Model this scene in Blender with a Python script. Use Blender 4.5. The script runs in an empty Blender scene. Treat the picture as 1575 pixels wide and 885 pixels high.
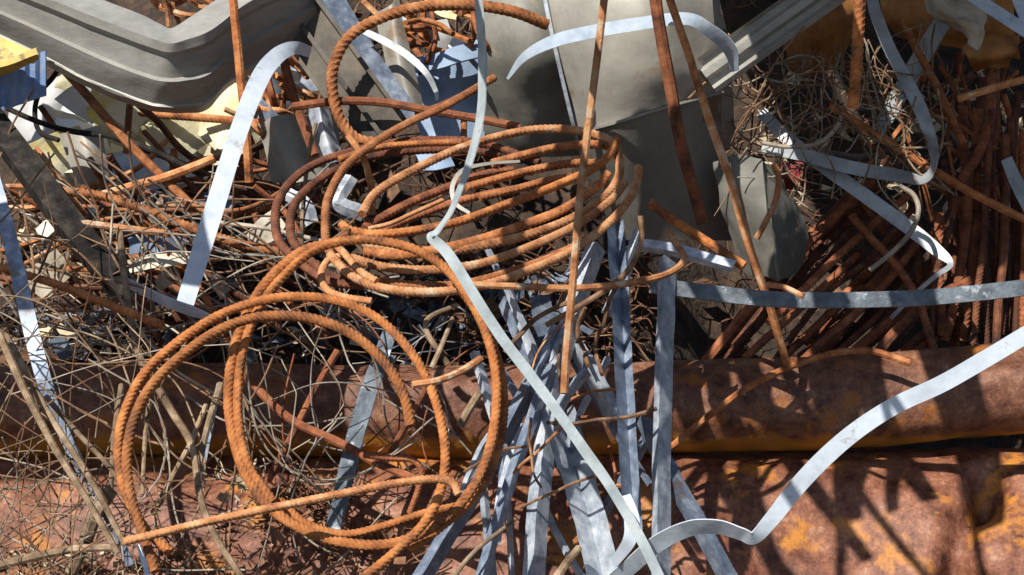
import bpy, math, random
import numpy as np
from mathutils import Vector, noise

S = bpy.context.scene
COL = S.collection
R = math.radians
# ------------------------------------------------------------------ camera
F = 2500.0
PITCH = R(12)
CAM = np.array((0.0, -2.0, 1.3))
FWD = np.array((0, math.cos(PITCH), -math.sin(PITCH)))
UP = np.array((0, math.sin(PITCH), math.cos(PITCH)))
RT = np.array((1.0, 0, 0))
cd = bpy.data.cameras.new('camera'); co = bpy.data.objects.new('camera', cd); COL.objects.link(co)
co.location = CAM; co.rotation_euler = (R(90) - PITCH, 0, 0)
cd.sensor_width = 36; cd.lens = 36 * F / 1575; cd.clip_start = .05; cd.clip_end = 1000
S.camera = co


def P(px, py, d):
    """the place that lies d metres ahead, seen at that spot of the photograph"""
    return CAM + FWD * d + RT * ((px - 787.5) / F * d) + UP * ((442.5 - py) / F * d)


# ------------------------------------------------------------------ light
SUN = Vector((-.42, -.50, .80)).normalized()
el = math.asin(SUN.z); az = math.atan2(SUN.x, SUN.y)
w = bpy.data.worlds.new('World'); S.world = w; w.use_nodes = True
nt = w.node_tree; bg = nt.nodes['Background']
sky = nt.nodes.new('ShaderNodeTexSky'); sky.sky_type = 'NISHITA'; sky.sun_disc = False
sky.sun_elevation = el; sky.sun_rotation = az; sky.altitude = 50; sky.dust_density = .6
nt.links.new(sky.outputs[0], bg.inputs[0]); bg.inputs[1].default_value = .078
sl = bpy.data.lights.new('sun', 'SUN'); sl.energy = 4.9; sl.angle = R(.5); sl.color = (1, .965, .91)
so = bpy.data.objects.new('sun', sl); COL.objects.link(so)
so.rotation_euler = SUN.to_track_quat('Z', 'Y').to_euler(); so.location = (0, -3, 8)
vs = S.view_settings; vs.view_transform = 'Standard'; vs.look = 'None'; vs.gamma = 1
vs.use_curve_mapping = False; vs.exposure = .55
S.cycles.max_bounces = 6; S.cycles.diffuse_bounces = 4; S.cycles.glossy_bounces = 3
S.cycles.sample_clamp_indirect = 4


# ------------------------------------------------------------------ materials
def mat(name, cols, scale=25, rough=.8, metal=0, bump=.3, bscale=180, patch=None, pscale=6, pcut=.55, stretch=None, bdist=.002, spec=.4, rib_light=None, lip=None, nrough=.65):
    m = bpy.data.materials.new(name); m.use_nodes = True
    t = m.node_tree; N = t.nodes; L = t.links; b = N['Principled BSDF']
    tc = N.new('ShaderNodeTexCoord'); mp = N.new('ShaderNodeMapping')
    oi = N.new('ShaderNodeObjectInfo')
    L.new(tc.outputs['Object'], mp.inputs['Vector'])
    cmb = N.new('ShaderNodeVectorMath'); cmb.operation = 'SCALE'; cmb.inputs[0].default_value = (7, 3, 5)
    L.new(oi.outputs['Random'], cmb.inputs['Scale']); L.new(cmb.outputs[0], mp.inputs['Location'])
    if stretch: mp.inputs['Scale'].default_value = stretch
    n1 = N.new('ShaderNodeTexNoise'); n1.inputs['Scale'].default_value = scale; n1.inputs['Detail'].default_value = 7
    n1.inputs['Roughness'].default_value = nrough; L.new(mp.outputs[0], n1.inputs['Vector'])
    cr = N.new('ShaderNodeValToRGB'); e = cr.color_ramp.elements
    n = len(cols)
    for i, c in enumerate(cols):
        p = .32 + .36 * i / max(n - 1, 1)
        if i < 2: e[i].position = p
        else: e.new(p)
        e[i].color = (*c, 1)
    L.new(n1.outputs[0], cr.inputs[0]); out = cr.outputs[0]
    if patch:
        n2 = N.new('ShaderNodeTexNoise'); n2.inputs['Scale'].default_value = pscale; n2.inputs['Detail'].default_value = 9
        n2.inputs['Roughness'].default_value = .7; L.new(mp.outputs[0], n2.inputs['Vector'])
        c2 = N.new('ShaderNodeValToRGB'); c2.color_ramp.elements[0].position = pcut; c2.color_ramp.elements[1].position = pcut + .09
        L.new(n2.outputs[0], c2.inputs[0])
        mx = N.new('ShaderNodeMix'); mx.data_type = 'RGBA'; L.new(c2.outputs[0], mx.inputs[0])
        L.new(out, mx.inputs[6]); mx.inputs[7].default_value = (*patch, 1); out = mx.outputs[2]
    if lip:    # orange lower lip: rust colour together with painted bounce light
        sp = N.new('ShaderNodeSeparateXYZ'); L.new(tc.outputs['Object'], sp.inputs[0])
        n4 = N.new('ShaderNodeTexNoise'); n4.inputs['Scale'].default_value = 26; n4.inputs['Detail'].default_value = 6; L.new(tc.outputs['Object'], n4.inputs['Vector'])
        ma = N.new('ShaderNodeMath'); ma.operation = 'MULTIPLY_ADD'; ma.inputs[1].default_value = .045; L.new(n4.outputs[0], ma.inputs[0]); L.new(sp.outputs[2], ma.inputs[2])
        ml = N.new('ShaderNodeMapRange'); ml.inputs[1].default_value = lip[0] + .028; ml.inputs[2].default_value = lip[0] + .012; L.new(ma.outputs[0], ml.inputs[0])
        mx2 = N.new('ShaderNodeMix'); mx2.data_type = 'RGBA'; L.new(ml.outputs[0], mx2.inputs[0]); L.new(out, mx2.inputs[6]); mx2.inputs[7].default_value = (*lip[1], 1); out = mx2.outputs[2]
    hs = N.new('ShaderNodeHueSaturation'); mr = N.new('ShaderNodeMapRange')
    mr.inputs[3].default_value = .72; mr.inputs[4].default_value = 1.22
    L.new(oi.outputs['Random'], mr.inputs[0]); L.new(mr.outputs[0], hs.inputs['Value']); L.new(out, hs.inputs['Color'])
    if rib_light:   # raised ribs painted paler, so the grooves between look shaded
        aw = N.new('ShaderNodeAttribute'); aw.attribute_name = 'rib_light'
        mw = N.new('ShaderNodeMix'); mw.data_type = 'RGBA'; k = N.new('ShaderNodeMath'); k.operation = 'MULTIPLY'; k.inputs[1].default_value = .22
        L.new(aw.outputs['Fac'], k.inputs[0]); L.new(k.outputs[0], mw.inputs[0]); L.new(hs.outputs[0], mw.inputs[6]); mw.inputs[7].default_value = (*rib_light, 1)
        L.new(mw.outputs[2], b.inputs['Base Color'])
    else: L.new(hs.outputs[0], b.inputs['Base Color'])
    b.inputs['Roughness'].default_value = rough; b.inputs['Metallic'].default_value = metal
    b.inputs['Specular IOR Level'].default_value = spec
    if metal > .2:
        rr = N.new('ShaderNodeMapRange'); rr.inputs[3].default_value = rough - .12; rr.inputs[4].default_value = rough + .2
        L.new(n1.outputs[0], rr.inputs[0]); L.new(rr.outputs[0], b.inputs['Roughness'])
    if bump:
        n3 = N.new('ShaderNodeTexNoise'); n3.inputs['Scale'].default_value = bscale; n3.inputs['Detail'].default_value = 5
        L.new(mp.outputs[0], n3.inputs['Vector'])
        bp = N.new('ShaderNodeBump'); bp.inputs['Strength'].default_value = bump; bp.inputs['Distance'].default_value = bdist
        L.new(n3.outputs[0], bp.inputs['Height']); L.new(bp.outputs[0], b.inputs['Normal'])
    return m


M = dict(
    rebar=mat('rusty_rebar', [(.07, .022, .009), (.30, .098, .028), (.46, .20, .075)], 42, .85, 0, .5, 260, rib_light=(.50, .24, .10), patch=(.42, .26, .13), pscale=20, pcut=.60),
    rebar2=mat('pale_rusty_rebar', [(.16, .05, .018), (.42, .17, .06), (.56, .33, .17)], 38, .85, 0, .5, 260, rib_light=(.60, .36, .19), patch=(.55, .40, .26), pscale=22, pcut=.56),
    orange=mat('orange_rebar', [(.10, .032, .010), (.32, .102, .024), (.47, .19, .055)], 42, .85, 0, .5, 260, rib_light=(.50, .22, .075), patch=(.12, .042, .018), pscale=13, pcut=.53),
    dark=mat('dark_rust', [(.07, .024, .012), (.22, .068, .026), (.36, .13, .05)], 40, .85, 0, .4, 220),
    deep=mat('shaded_rust', [(.035, .013, .008), (.11, .036, .016), (.20, .07, .028)], 40, .85, 0, .4, 220),  # darker rust for rods in shadow, the shade put into the colour
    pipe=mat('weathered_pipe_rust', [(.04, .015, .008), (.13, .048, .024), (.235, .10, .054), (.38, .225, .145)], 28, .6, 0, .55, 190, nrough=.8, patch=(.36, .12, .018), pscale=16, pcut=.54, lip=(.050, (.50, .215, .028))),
    drum=mat('weathered_drum_rust', [(.035, .012, .007), (.12, .04, .02), (.23, .09, .047), (.38, .205, .125)], 26, .6, 0, .55, 190, nrough=.8, patch=(.44, .17, .028), pscale=11, pcut=.54),
    rustsheet=mat('rusty_sheet', [(.16, .06, .018), (.36, .15, .038), (.50, .25, .08)], 14, .75, 0, .3, 90),
    galv=mat('galvanized_steel', [(.18, .205, .245), (.37, .405, .45), (.60, .625, .655)], 45, .5, .15, .25, 140, patch=(.13, .12, .12), pscale=24, pcut=.6, spec=.5),
    galvblue=mat('bluish_shaded_galvanized', [(.07, .09, .13), (.15, .185, .24), (.33, .37, .425)], 42, .5, .15, .25, 140, patch=(.13, .10, .08), pscale=22, pcut=.57, spec=.5),  # darker blue version of galv, shade on the bars put into the colour
    greystrap=mat('grey_strap_steel', [(.22, .23, .23), (.32, .335, .335), (.42, .44, .44)], 30, .5, .35, .15, 120),
    white=mat('white_strap', [(.37, .41, .45), (.47, .515, .56), (.53, .575, .62)], 30, .45, 0, .15, 120, patch=(.27, .235, .19), pscale=34, pcut=.595),
    paleblue=mat('pale_blue_strap', [(.28, .345, .42), (.41, .475, .545), (.52, .575, .62)], 26, .42, .1, .15, 120, patch=(.26, .27, .28), pscale=40, pcut=.62),
    greenstrap=mat('pale_grey_green_strap', [(.21, .235, .235), (.29, .325, .325), (.38, .41, .405)], 30, .5, .1, .15, 120, patch=(.24, .19, .14), pscale=30, pcut=.6),
    blackbar=mat('chipped_black_paint', [(.035, .042, .05), (.08, .095, .11), (.15, .17, .19)], 40, .5, .1, .4, 150, patch=(.42, .45, .47), pscale=26, pcut=.56),
    sheet=mat('dull_grey_sheet', [(.235, .218, .182), (.285, .265, .222), (.335, .31, .262)], 16, .55, .1, .3, 60, nrough=.75, patch=(.20, .145, .085), pscale=8, pcut=.555),
    decksheet=mat('weathered_deck_sheet', [(.19, .182, .16), (.245, .235, .208), (.31, .298, .266)], 16, .5, .1, .25, 60, nrough=.75, stretch=(1, 1, 2.4), patch=(.20, .165, .115), pscale=8, pcut=.6),
    dullsheet=mat('stained_dark_sheet', [(.12, .115, .094), (.175, .166, .138), (.235, .22, .182)], 14, .65, .05, .3, 50, patch=(.27, .22, .16), pscale=12, pcut=.6),
    bluesheet=mat('blue_grey_sheet', [(.14, .19, .27), (.22, .29, .39), (.30, .38, .48)], 12, .5, .2, .2, 70),
    beam=mat('grimy_dark_steel', [(.035, .03, .024), (.085, .07, .052), (.14, .115, .085)], 16, .7, .1, .4, 80, stretch=(1, 1, 1)),
    rubber=mat('dusty_black_timber', [(.010, .009, .008), (.024, .021, .018), (.06, .05, .04)], 44, .95, 0, 1, 90, spec=.12),
    cream=mat('aged_foam', [(.56, .49, .27), (.72, .66, .42), (.78, .74, .58)], 10, .9, 0, .4, 120, patch=(.62, .50, .12), pscale=6, pcut=.56),
    whitesheet=mat('white_painted_sheet', [(.46, .45, .42), (.60, .59, .56), (.68, .67, .645)], 12, .5, 0, .15, 60, patch=(.38, .33, .25), pscale=14, pcut=.62),
    yellow=mat('yellow_paint', [(.45, .29, .03), (.52, .37, .07), (.60, .45, .14)], 20, .6, 0, .3, 90, patch=(.20, .12, .05), pscale=22, pcut=.54),
    blue=mat('blue_paint', [(.12, .20, .40), (.20, .31, .54), (.33, .43, .60)], 24, .6, 0, .2, 60, patch=(.38, .37, .36), pscale=26, pcut=.57),
    red=mat('dull_red_plastic', [(.16, .015, .015), (.25, .03, .025), (.30, .05, .04)], 14, .45, 0, .1, 60),
    ochre=mat('ochre_paint', [(.22, .09, .02), (.34, .155, .03), (.42, .21, .05)], 14, .6, 0, .2, 90),
    cloth=mat('torn_dirty_cloth', [(.30, .25, .17), (.48, .42, .31), (.62, .57, .46)], 22, .95, 0, .6, 160),
    stick=mat('dry_stick', [(.09, .055, .03), (.21, .14, .08), (.38, .28, .18)], 45, .9, 0, .5, 200),
    wire=mat('rusty_wire', [(.06, .03, .016), (.17, .085, .042), (.30, .18, .10)], 40, .8, 0, .2, 200),
    palewire=mat('pale_wire', [(.17, .135, .095), (.29, .24, .18), (.44, .38, .30)], 40, .7, .1, .2, 200),
    greywire=mat('grey_wire', [(.08, .068, .055), (.165, .14, .115), (.28, .245, .20)], 40, .7, .1, .2, 200),
    soil=mat('dark_scrap_soil', [(.012, .009, .007), (.035, .022, .014), (.08, .048, .028)], 22, .95, 0, .8, 60, patch=(.05, .022, .01), pscale=14, pcut=.62, bdist=.01),
    litter=mat('rust_flakes', [(.04, .016, .009), (.13, .055, .027), (.28, .14, .075)], 30, .85, 0, .3, 150),
    litterp=mat('pale_flakes', [(.22, .15, .09), (.50, .40, .26), (.62, .54, .38)], 30, .85, 0, .3, 150),
)


# ------------------------------------------------------------------ mesh builders
def cr(pts, n):
    """Catmull-Rom through pts (k x m) sampled n per span"""
    p = np.asarray(pts, float); k = len(p)
    if k == 2:
        u = np.linspace(0, 1, n + 1)[:, None]; return p[0] * (1 - u) + p[1] * u
    q = np.vstack([2 * p[0] - p[1], p, 2 * p[-1] - p[-2]])
    u = np.linspace(0, 1, n, endpoint=False)[:, None]; o = []
    for i in range(k - 1):
        a, b, c, d = q[i:i + 4]
        o.append(.5 * ((2 * b) + (c - a) * u + (2 * a - 5 * b + 4 * c - d) * u ** 2 + (3 * b - a - 3 * c + d) * u ** 3))
    o.append(p[-1:]); return np.vstack(o)


def resample(p, step):
    L = np.r_[0, np.cumsum(np.linalg.norm(np.diff(p, axis=0), axis=1))]
    n = max(2, int(L[-1] / step) + 1); s = np.linspace(0, L[-1], n)
    return np.stack([np.interp(s, L, p[:, i]) for i in range(p.shape[1])], 1), s


def norm(a): return a / np.maximum(np.linalg.norm(a, axis=-1, keepdims=True), 1e-9)


def frames(p):
    t = norm(np.gradient(p, axis=0)); n = len(p); U = np.zeros_like(p)
    a = np.cross(t[0], (0, 0, 1)); a = a if np.linalg.norm(a) > .1 else np.cross(t[0], (1, 0, 0))
    u = a / np.linalg.norm(a)
    for i in range(n):
        u = u - t[i] * u.dot(t[i]); u = u / np.linalg.norm(u); U[i] = u
    return t, U, np.cross(t, U)


def grid_faces(n, m, base=0, wrap=True):
    i = np.arange(n - 1)[:, None]; j = np.arange(m if wrap else m - 1)[None, :]; k = (j + 1) % m
    return (np.stack([i * m + j + 0 * k, i * m + k, (i + 1) * m + k, (i + 1) * m + j], -1).reshape(-1, 4) + base).tolist()


class MB:
    def __init__(s): s.v = []; s.f = []; s.n = 0; s.c = {}
    def add(s, v, f):
        s.v.append(np.asarray(v, float)); s.f += [[q + s.n for q in x] for x in f]; s.n += len(v)
    def build(s, name, material, parent=None, smooth=True, root=None, sharp=38):
        v = np.vstack(s.v)
        o0 = np.array(parent['_o']) if parent and '_o' in parent else np.array((v[:, 0].mean(), v[:, 1].mean(), v[:, 2].min()))
        if root is not None: o0 = root
        me = bpy.data.meshes.new(name); me.from_pydata((v - o0).tolist(), [], s.f); me.update()
        if s.c:
            at = me.attributes.new('rib_light', 'FLOAT', 'POINT'); buf = np.zeros(len(v), np.float32)
            for k, a in s.c.items(): buf[k:k + len(a)] = a
            at.data.foreach_set('value', buf)
        me.materials.append(material)
        if smooth:
            me.polygons.foreach_set('use_smooth', [True] * len(me.polygons)); me.set_sharp_from_angle(angle=R(sharp))
        o = bpy.data.objects.new(name, me); COL.objects.link(o)
        if parent: o.parent = parent
        else: o.location = o0
        return o


def tube(mb, pts, r, sides=8, step=.008, rib=None, wob=0, seed=0, sub=10, taper=None):
    p, s = resample(cr(pts, sub), step)
    if wob:
        for i in range(len(p)):
            q = Vector((s[i] * 9 + seed * 7.3, seed * 3.1, 0)); p[i] += np.array(noise.noise_vector(q)) * wob
    t, U, V = frames(p); n = len(p)
    th = np.linspace(0, 2 * math.pi, sides, endpoint=False)[None, :] + 0 * s[:, None]
    rr = np.full((n, sides), r)
    if taper is not None: rr *= np.interp(s / s[-1], [0, 1], taper)[:, None]
    if rib:
        pitch, h = rib
        tw = th + s[:, None] * 2.0
        half = np.where(np.sin(tw) > 0, 1, -1)
        ph = s[:, None] / pitch + half * np.cos(tw) * .8
        c = np.clip(np.cos(2 * math.pi * ph) * 2.2 - .5, -.45, 1) * np.abs(np.sin(tw)) ** .3
        rr = rr * (1 + h * c + .10 * (np.abs(np.cos(tw)) > .93))
    v = p[:, None, :] + rr[..., None] * (np.cos(th)[..., None] * U[:, None, :] + np.sin(th)[..., None] * V[:, None, :])
    v = v.reshape(-1, 3); f = grid_faces(n, sides)
    f.append(list(range(sides))[::-1]); f.append(list(range((n - 1) * sides, n * sides)))
    if rib: mb.c[mb.n] = np.clip(c, 0, 1).reshape(-1)
    mb.add(v, f)


def shell(mb, g, thick):
    """a solid sheet from a grid of points (n x m x 3), thickened away from the viewer"""
    n, m, _ = g.shape
    nu = np.cross(np.gradient(g, axis=1), np.gradient(g, axis=0)); nu = norm(nu)
    mid = g[n // 2, m // 2]
    if nu[n // 2, m // 2].dot(CAM - mid) < 0: nu = -nu; flip = True
    else: flip = False
    b = g - nu * thick
    v = np.vstack([g.reshape(-1, 3), b.reshape(-1, 3)]); k = n * m
    f = grid_faces(n, m, 0, False); fb = [x[::-1] for x in grid_faces(n, m, k, False)]
    rim = [i for i in range(m)] + [i * m + m - 1 for i in range(1, n)] + [(n - 1) * m + j for j in range(m - 2, -1, -1)] + [i * m for i in range(n - 2, 0, -1)]
    fr = [[rim[(i + 1) % len(rim)], rim[i], rim[i] + k, rim[(i + 1) % len(rim)] + k] for i in range(len(rim))]
    f = f + fb + fr
    if flip is False: f = [x[::-1] for x in f]
    mb.add(v, f)


def crumple(g, amp, sc, seed=0, oct=3):
    if not amp: return g
    nu = norm(np.cross(np.gradient(g, axis=1), np.gradient(g, axis=0)))
    o = g.copy()
    for i in range(g.shape[0]):
        for j in range(g.shape[1]):
            q = Vector(g[i, j]) * sc + Vector((seed * 5.1, seed * 2.7, seed))
            o[i, j] += nu[i, j] * amp * noise.fractal(q, 1.0, 2.0, oct)
    return o


def surf(ctrl, nu=10, nv=10, thick=.002, amp=0, sc=6, seed=0, linear=False, ragged=0):
    a = np.array([[P(*c) for c in row] for row in ctrl])
    def lin(p, n):
        k = len(p); u = np.linspace(0, k - 1, (k - 1) * n + 1)
        return np.stack([np.interp(u, range(k), p[:, i]) for i in range(3)], 1)
    fu = lin if linear is True else cr; fv = lin if linear else cr
    a = np.stack([fu(a[i], nu) for i in range(a.shape[0])], 0)
    a = np.stack([fv(a[:, j], nv) for j in range(a.shape[1])], 1)
    if ragged:
        n, m, _ = a.shape
        for i in range(n):
            for j in range(m):
                e = min(i, j, n - 1 - i, m - 1 - j)
                if e < 2:
                    q = Vector(a[i, j]) * 28 + Vector((seed, 0, 0)); a[i, j] += np.array(noise.noise_vector(q)) * ragged * (1 if e == 0 else .5)
    mb = MB(); shell(mb, crumple(a, amp, sc, seed), thick); return mb


# ------------------------------------------------------------------ things
def tag(o, label, cat, group=None, kind=None):
    if label: o['label'] = label
    if cat: o['category'] = cat
    if group: o['group'] = group
    if kind: o['kind'] = kind
    return o


def root(name, label, cat, at, group=None):
    o = bpy.data.objects.new(name, None); COL.objects.link(o); o.location = at; o['_o'] = list(map(float, at)); o.empty_display_size = .05
    return tag(o, label, cat, group)


def pts3(pts, d):
    o = []
    for q in pts:
        dd = q[2] if len(q) > 2 else (d(q[1]) if callable(d) else d)
        o.append(P(q[0], q[1], dd))
    return np.array(o)


SEED = [0]
def rod(name, label, cat, m, wpx, pts, d=2.0, rib=False, group=None, sides=8, wob=.0, off=0, parent=None, taper=None, sub=10):
    SEED[0] += 1
    p = pts3([(q[0], q[1], q[2] + off) if len(q) > 2 else (q[0], q[1], (d(q[1]) if callable(d) else d) + off) for q in pts], 0)
    dm = np.mean([np.dot(x - CAM, FWD) for x in p]); r = wpx * dm / F / 2
    mb = MB()
    if rib: tube(mb, p, r * .91, 20, max(.0010, r * .12), (r * 1.08, .10), wob or .0015, SEED[0], taper=taper)
    else: tube(mb, p, r, sides, max(.004, r * .9), None, wob or .001, SEED[0], sub, taper)
    o = mb.build(name, M[m], parent)
    if not parent: tag(o, label, cat, group)
    return o


def strap(name, label, cat, m, pts, thick=.0013, sub=12, linear=False, group=None, amp=.0014, parent=None, seed=None):
    """flat band: pts (px, py, d, width px, tilt in metres of depth between its two long edges)"""
    SEED[0] += 1
    a = np.array(pts, float)
    if linear:
        k = len(a); u = np.linspace(0, k - 1, (k - 1) * sub + 1); q = np.stack([np.interp(u, range(k), a[:, i]) for i in range(5)], 1)
    else: q = cr(a, sub)
    t = norm(np.gradient(q[:, :2], axis=0)); nn = np.stack([-t[:, 1], t[:, 0]], 1)
    rows = []
    for e in np.linspace(-.5, .5, 5):
        xy = q[:, :2] + nn * q[:, 3:4] * .80 * e; dd = q[:, 2] + q[:, 4] * e
        rows.append([P(x, y, z) for (x, y), z in zip(xy, dd)])
    g = np.array(rows)
    mb = MB(); shell(mb, crumple(g, amp, 22, SEED[0], 2), thick)
    o = mb.build(name, M[m], parent)
    if not parent: tag(o, label, cat, group)
    return o


def sweep(mb, sec, p, tw=0):
    """sweep a closed 2-D section (a: sideways, b: towards the viewer) along points"""
    p = np.asarray(p); t = norm(np.gradient(p, axis=0)); c = norm(CAM - p)
    n = norm(c - t * (c * t).sum(1, keepdims=True)); s = np.cross(n, t)
    if tw:
        ca, sa = math.cos(tw), math.sin(tw); n, s = n * ca - s * sa, s * ca + n * sa
    sec = np.array(sec); k = len(sec)
    v = p[:, None, :] + sec[None, :, :1] * s[:, None, :] + sec[None, :, 1:] * n[:, None, :]
    f = grid_faces(len(p), k); f.append(list(range(k))[::-1]); f.append(list(range((len(p) - 1) * k, len(p) * k)))
    mb.add(v.reshape(-1, 3), f)


def lsec(wl, wr, dl, dr, th):
    """angle section: ridge at 0,0 with flanges out to (-wl, dl) and (wr, dr)"""
    fr = [(-wl, dl), (0, 0), (wr, dr)]
    return fr + [(wr - th * .3, dr - th), (0, -th * 1.25), (-wl + th * .3, dl - th)]


def angle_bar(label, m, pts, wl, wr, dl=-.014, dr=-.014, th=.0022, group=None, name='angle_bar', cat='angle bar', tw=0, sub=14, bend=.0012):
    SEED[0] += 1
    p = cr(pts3(pts, 2.0), sub); dm = pts[0][2]
    for i in range(len(p)):
        p[i] += np.array(noise.noise_vector(Vector((i * .21 + SEED[0] * 3.3, 0, 0)))) * bend
    k = dm / F
    mb = MB(); sweep(mb, lsec(wl * k * .88, wr * k * .88, dl, dr, th), p, tw)
    return tag(mb.build(name, M[m]), label, cat, group)


# ================================================================== THE SETTING
def mound(x, y):
    dx = max(0, min(1, (x - .12) / .28)) * max(0, min(1, (3 - x)))
    yy = y - .15 - .38 * dx
    h = min(max(yy * 1.0, 0), 2.3)
    h = max(h, 1.42 * max(0, min(1, (-x - 1.15) / .35)) * max(0, min(1, (y + 1.1) / .7)) * max(0, min(1, (.3 - y) / .35)))
    if y > 4: h = max(0, h - (y - 4) * .6)
    if abs(x) > 3: h = max(0, h - (abs(x) - 3) * .6)
    if h > 0:
        a = min(1, h * 3)
        h += a * (.10 * noise.fractal(Vector((x * 2.2, y * 2.2, 1)), 1, 2, 4) + .025 * noise.fractal(Vector((x * 14, y * 14, 3)), 1, 2, 3))
    return max(h, 0)


xs = np.r_[-220, -90, -40, -20, -12, np.linspace(-8, -1.7, 22), np.linspace(-1.6, 1.6, 130), np.linspace(1.7, 8, 22), 12, 20, 40, 90, 220]
ys = np.r_[-120, -40, -15, -8, -4, -2, -1, -.5, np.linspace(-.1, 2.6, 110), np.linspace(2.8, 9, 24), 12, 20, 45, 100, 260]
v = [(x, y, mound(x, y)) for y in ys for x in xs]
mb = MB(); mb.add(v, grid_faces(len(ys), len(xs), 0, False))
g = mb.build('ground', M['soil'], root=np.zeros(3)); tag(g, None, None, kind='structure')


def on_mound(px, py, up=.01):
    d = 2.3
    while d < 4.5:
        p = P(px, py, d)
        if p[2] <= mound(p[0], p[1]) + up: return p, d
        d += .02
    return p, d


# ================================================================== PIPES
def cyl(mb, x0, x1, cfun, r, nx=120, na=56, dents=(), amp=.004, seed=0, wall=.006):
    X = np.linspace(x0, x1, nx); A = np.linspace(0, 2 * math.pi, na, endpoint=False)
    g = np.zeros((nx, na, 3))
    for i, x in enumerate(X):
        c = cfun(x)
        for j, a in enumerate(A):
            n = np.array((0, -math.cos(a), math.sin(a))); rr = r
            for (dx, da, sx, sa, dep) in dents:
                u = (x - dx) / sx; w_ = ((a - da + math.pi) % (2 * math.pi) - math.pi) / sa
                rr -= dep * math.exp(-u * u - w_ * w_)
            rr += amp * noise.fractal(Vector((x * 5 + seed, n[1] * 2, n[2] * 2)), 1, 2, 4)
            g[i, j] = c + n * rr
    inner = g.copy()
    cen = g.mean(1, keepdims=True); inner = cen + (g - cen) * (1 - wall / r)
    k = nx * na
    mb.add(g.reshape(-1, 3), grid_faces(nx, na))
    mb.add(inner.reshape(-1, 3), [x[::-1] for x in grid_faces(nx, na)])
    b = mb.n - 2 * k
    for e in (0, nx - 1):
        mb.f += [[b + e * na + j, b + e * na + (j + 1) % na, b + k + e * na + (j + 1) % na, b + k + e * na + j][::(1 if e == 0 else -1)] for j in range(na)]


def pipe_c(x):   # upper pipe, a little bowed, higher at its right end
    c = P(787, 632, 2.36); z = c[2] + (max(0, x - .1) ** 1.4) * .062 + .002 * math.sin(x * 9)
    return np.array((x, c[1], z))


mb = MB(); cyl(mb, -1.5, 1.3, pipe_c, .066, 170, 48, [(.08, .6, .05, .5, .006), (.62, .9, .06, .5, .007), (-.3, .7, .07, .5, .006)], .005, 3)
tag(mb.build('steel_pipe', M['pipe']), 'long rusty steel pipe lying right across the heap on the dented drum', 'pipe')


def drum_c(x):
    c = P(787, 935, 2.40); return np.array((x, c[1], c[2]))


crease = [(.668 - .012 * k + .012 * math.sin(k * 1.3), 1.28 - .115 * k, .022, .10, .034 + .016 * math.sin(k * .9 + 1)) for k in range(11)]
crease += [(.60 + .02 * k, .55 - .06 * k, .03, .12, .016) for k in range(5)] + [(.30 + .012 * k, 1.1 - .12 * k, .022, .09, .012) for k in range(8)]
mb = MB(); cyl(mb, -1.4, 1.25, drum_c, .235, 420, 130,
               [(.46, .75, .10, .35, .035), (.33, .6, .09, .4, .02), (.16, .7, .07, .5, .018), (-.62, .6, .10, .4, .03), (-.3, .5, .2, .4, .03), (.78, .6, .05, .5, .02)] + crease, .010, 8)
tag(mb.build('crushed_tank', M['drum']), 'big dented rusty tank lying under the long steel pipe', 'tank')

# ================================================================== UPPER LEFT
BK = 2.75
r_ = root('deck_sheet', 'bent grey corrugated steel sheet sagging in a V at the upper left', 'metal sheet', P(258, 172, 2.4))
LL = [(-160, -120), (0, -62), (190, 12), (244, 36), (262, 43), (279, 35), (312, 14), (360, -18), (450, -64)]; LD = [2.52, 2.46, 2.41, 2.39, 2.385, 2.39, 2.40, 2.43, 2.50]
TL0 = [(-170, -92), (-10, -34), (180, 40), (238, 61), (262, 67), (284, 62), (326, 46), (385, 2), (470, -36)]; TD0 = [2.46, 2.40, 2.35, 2.332, 2.325, 2.33, 2.34, 2.38, 2.46]
rows = [[(*a, z) for a, z in zip(LL, LD)], [(*a, z) for a, z in zip(TL0, TD0)]]
mb = surf(rows, 7, 6, .002, .0012, 18, 1, linear='v'); mb.build('lip', M['decksheet'], r_, sharp=17)
TL = [(-170, -92), (-10, -34), (180, 40), (238, 61), (262, 67), (284, 62), (326, 46), (385, 2), (470, -36)]; BL = [(-182, 4), (-22, 54), (130, 132), (215, 166), (250, 173), (285, 174), (320, 168), (362, 128), (500, 50)]
TD = [2.46, 2.40, 2.35, 2.332, 2.325, 2.33, 2.34, 2.38, 2.46]
rows = []
for f_, dd in ((0, 0), (.13, .006), (.19, .018), (.50, .034), (.555, .026), (.62, .032), (.88, .062), (.92, .060), (1, .12)):
    rows.append([(a[0] + (b[0] - a[0]) * f_, a[1] + (b[1] - a[1]) * f_, z + dd - .002) for a, b, z in zip(TL, BL, TD)])
mb = surf(rows, 7, 4, .002, .0012, 18, 1, linear='v'); mb.build('web', M['decksheet'], r_, sharp=17)

def beam_box(pts, sec, d=None):
    mb = MB(); sweep(mb, sec, cr(pts3(pts, 2), 8)); return mb

def rect(w_, t): return [(-w_, -t), (w_, -t), (w_, t), (-w_, t)]

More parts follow.
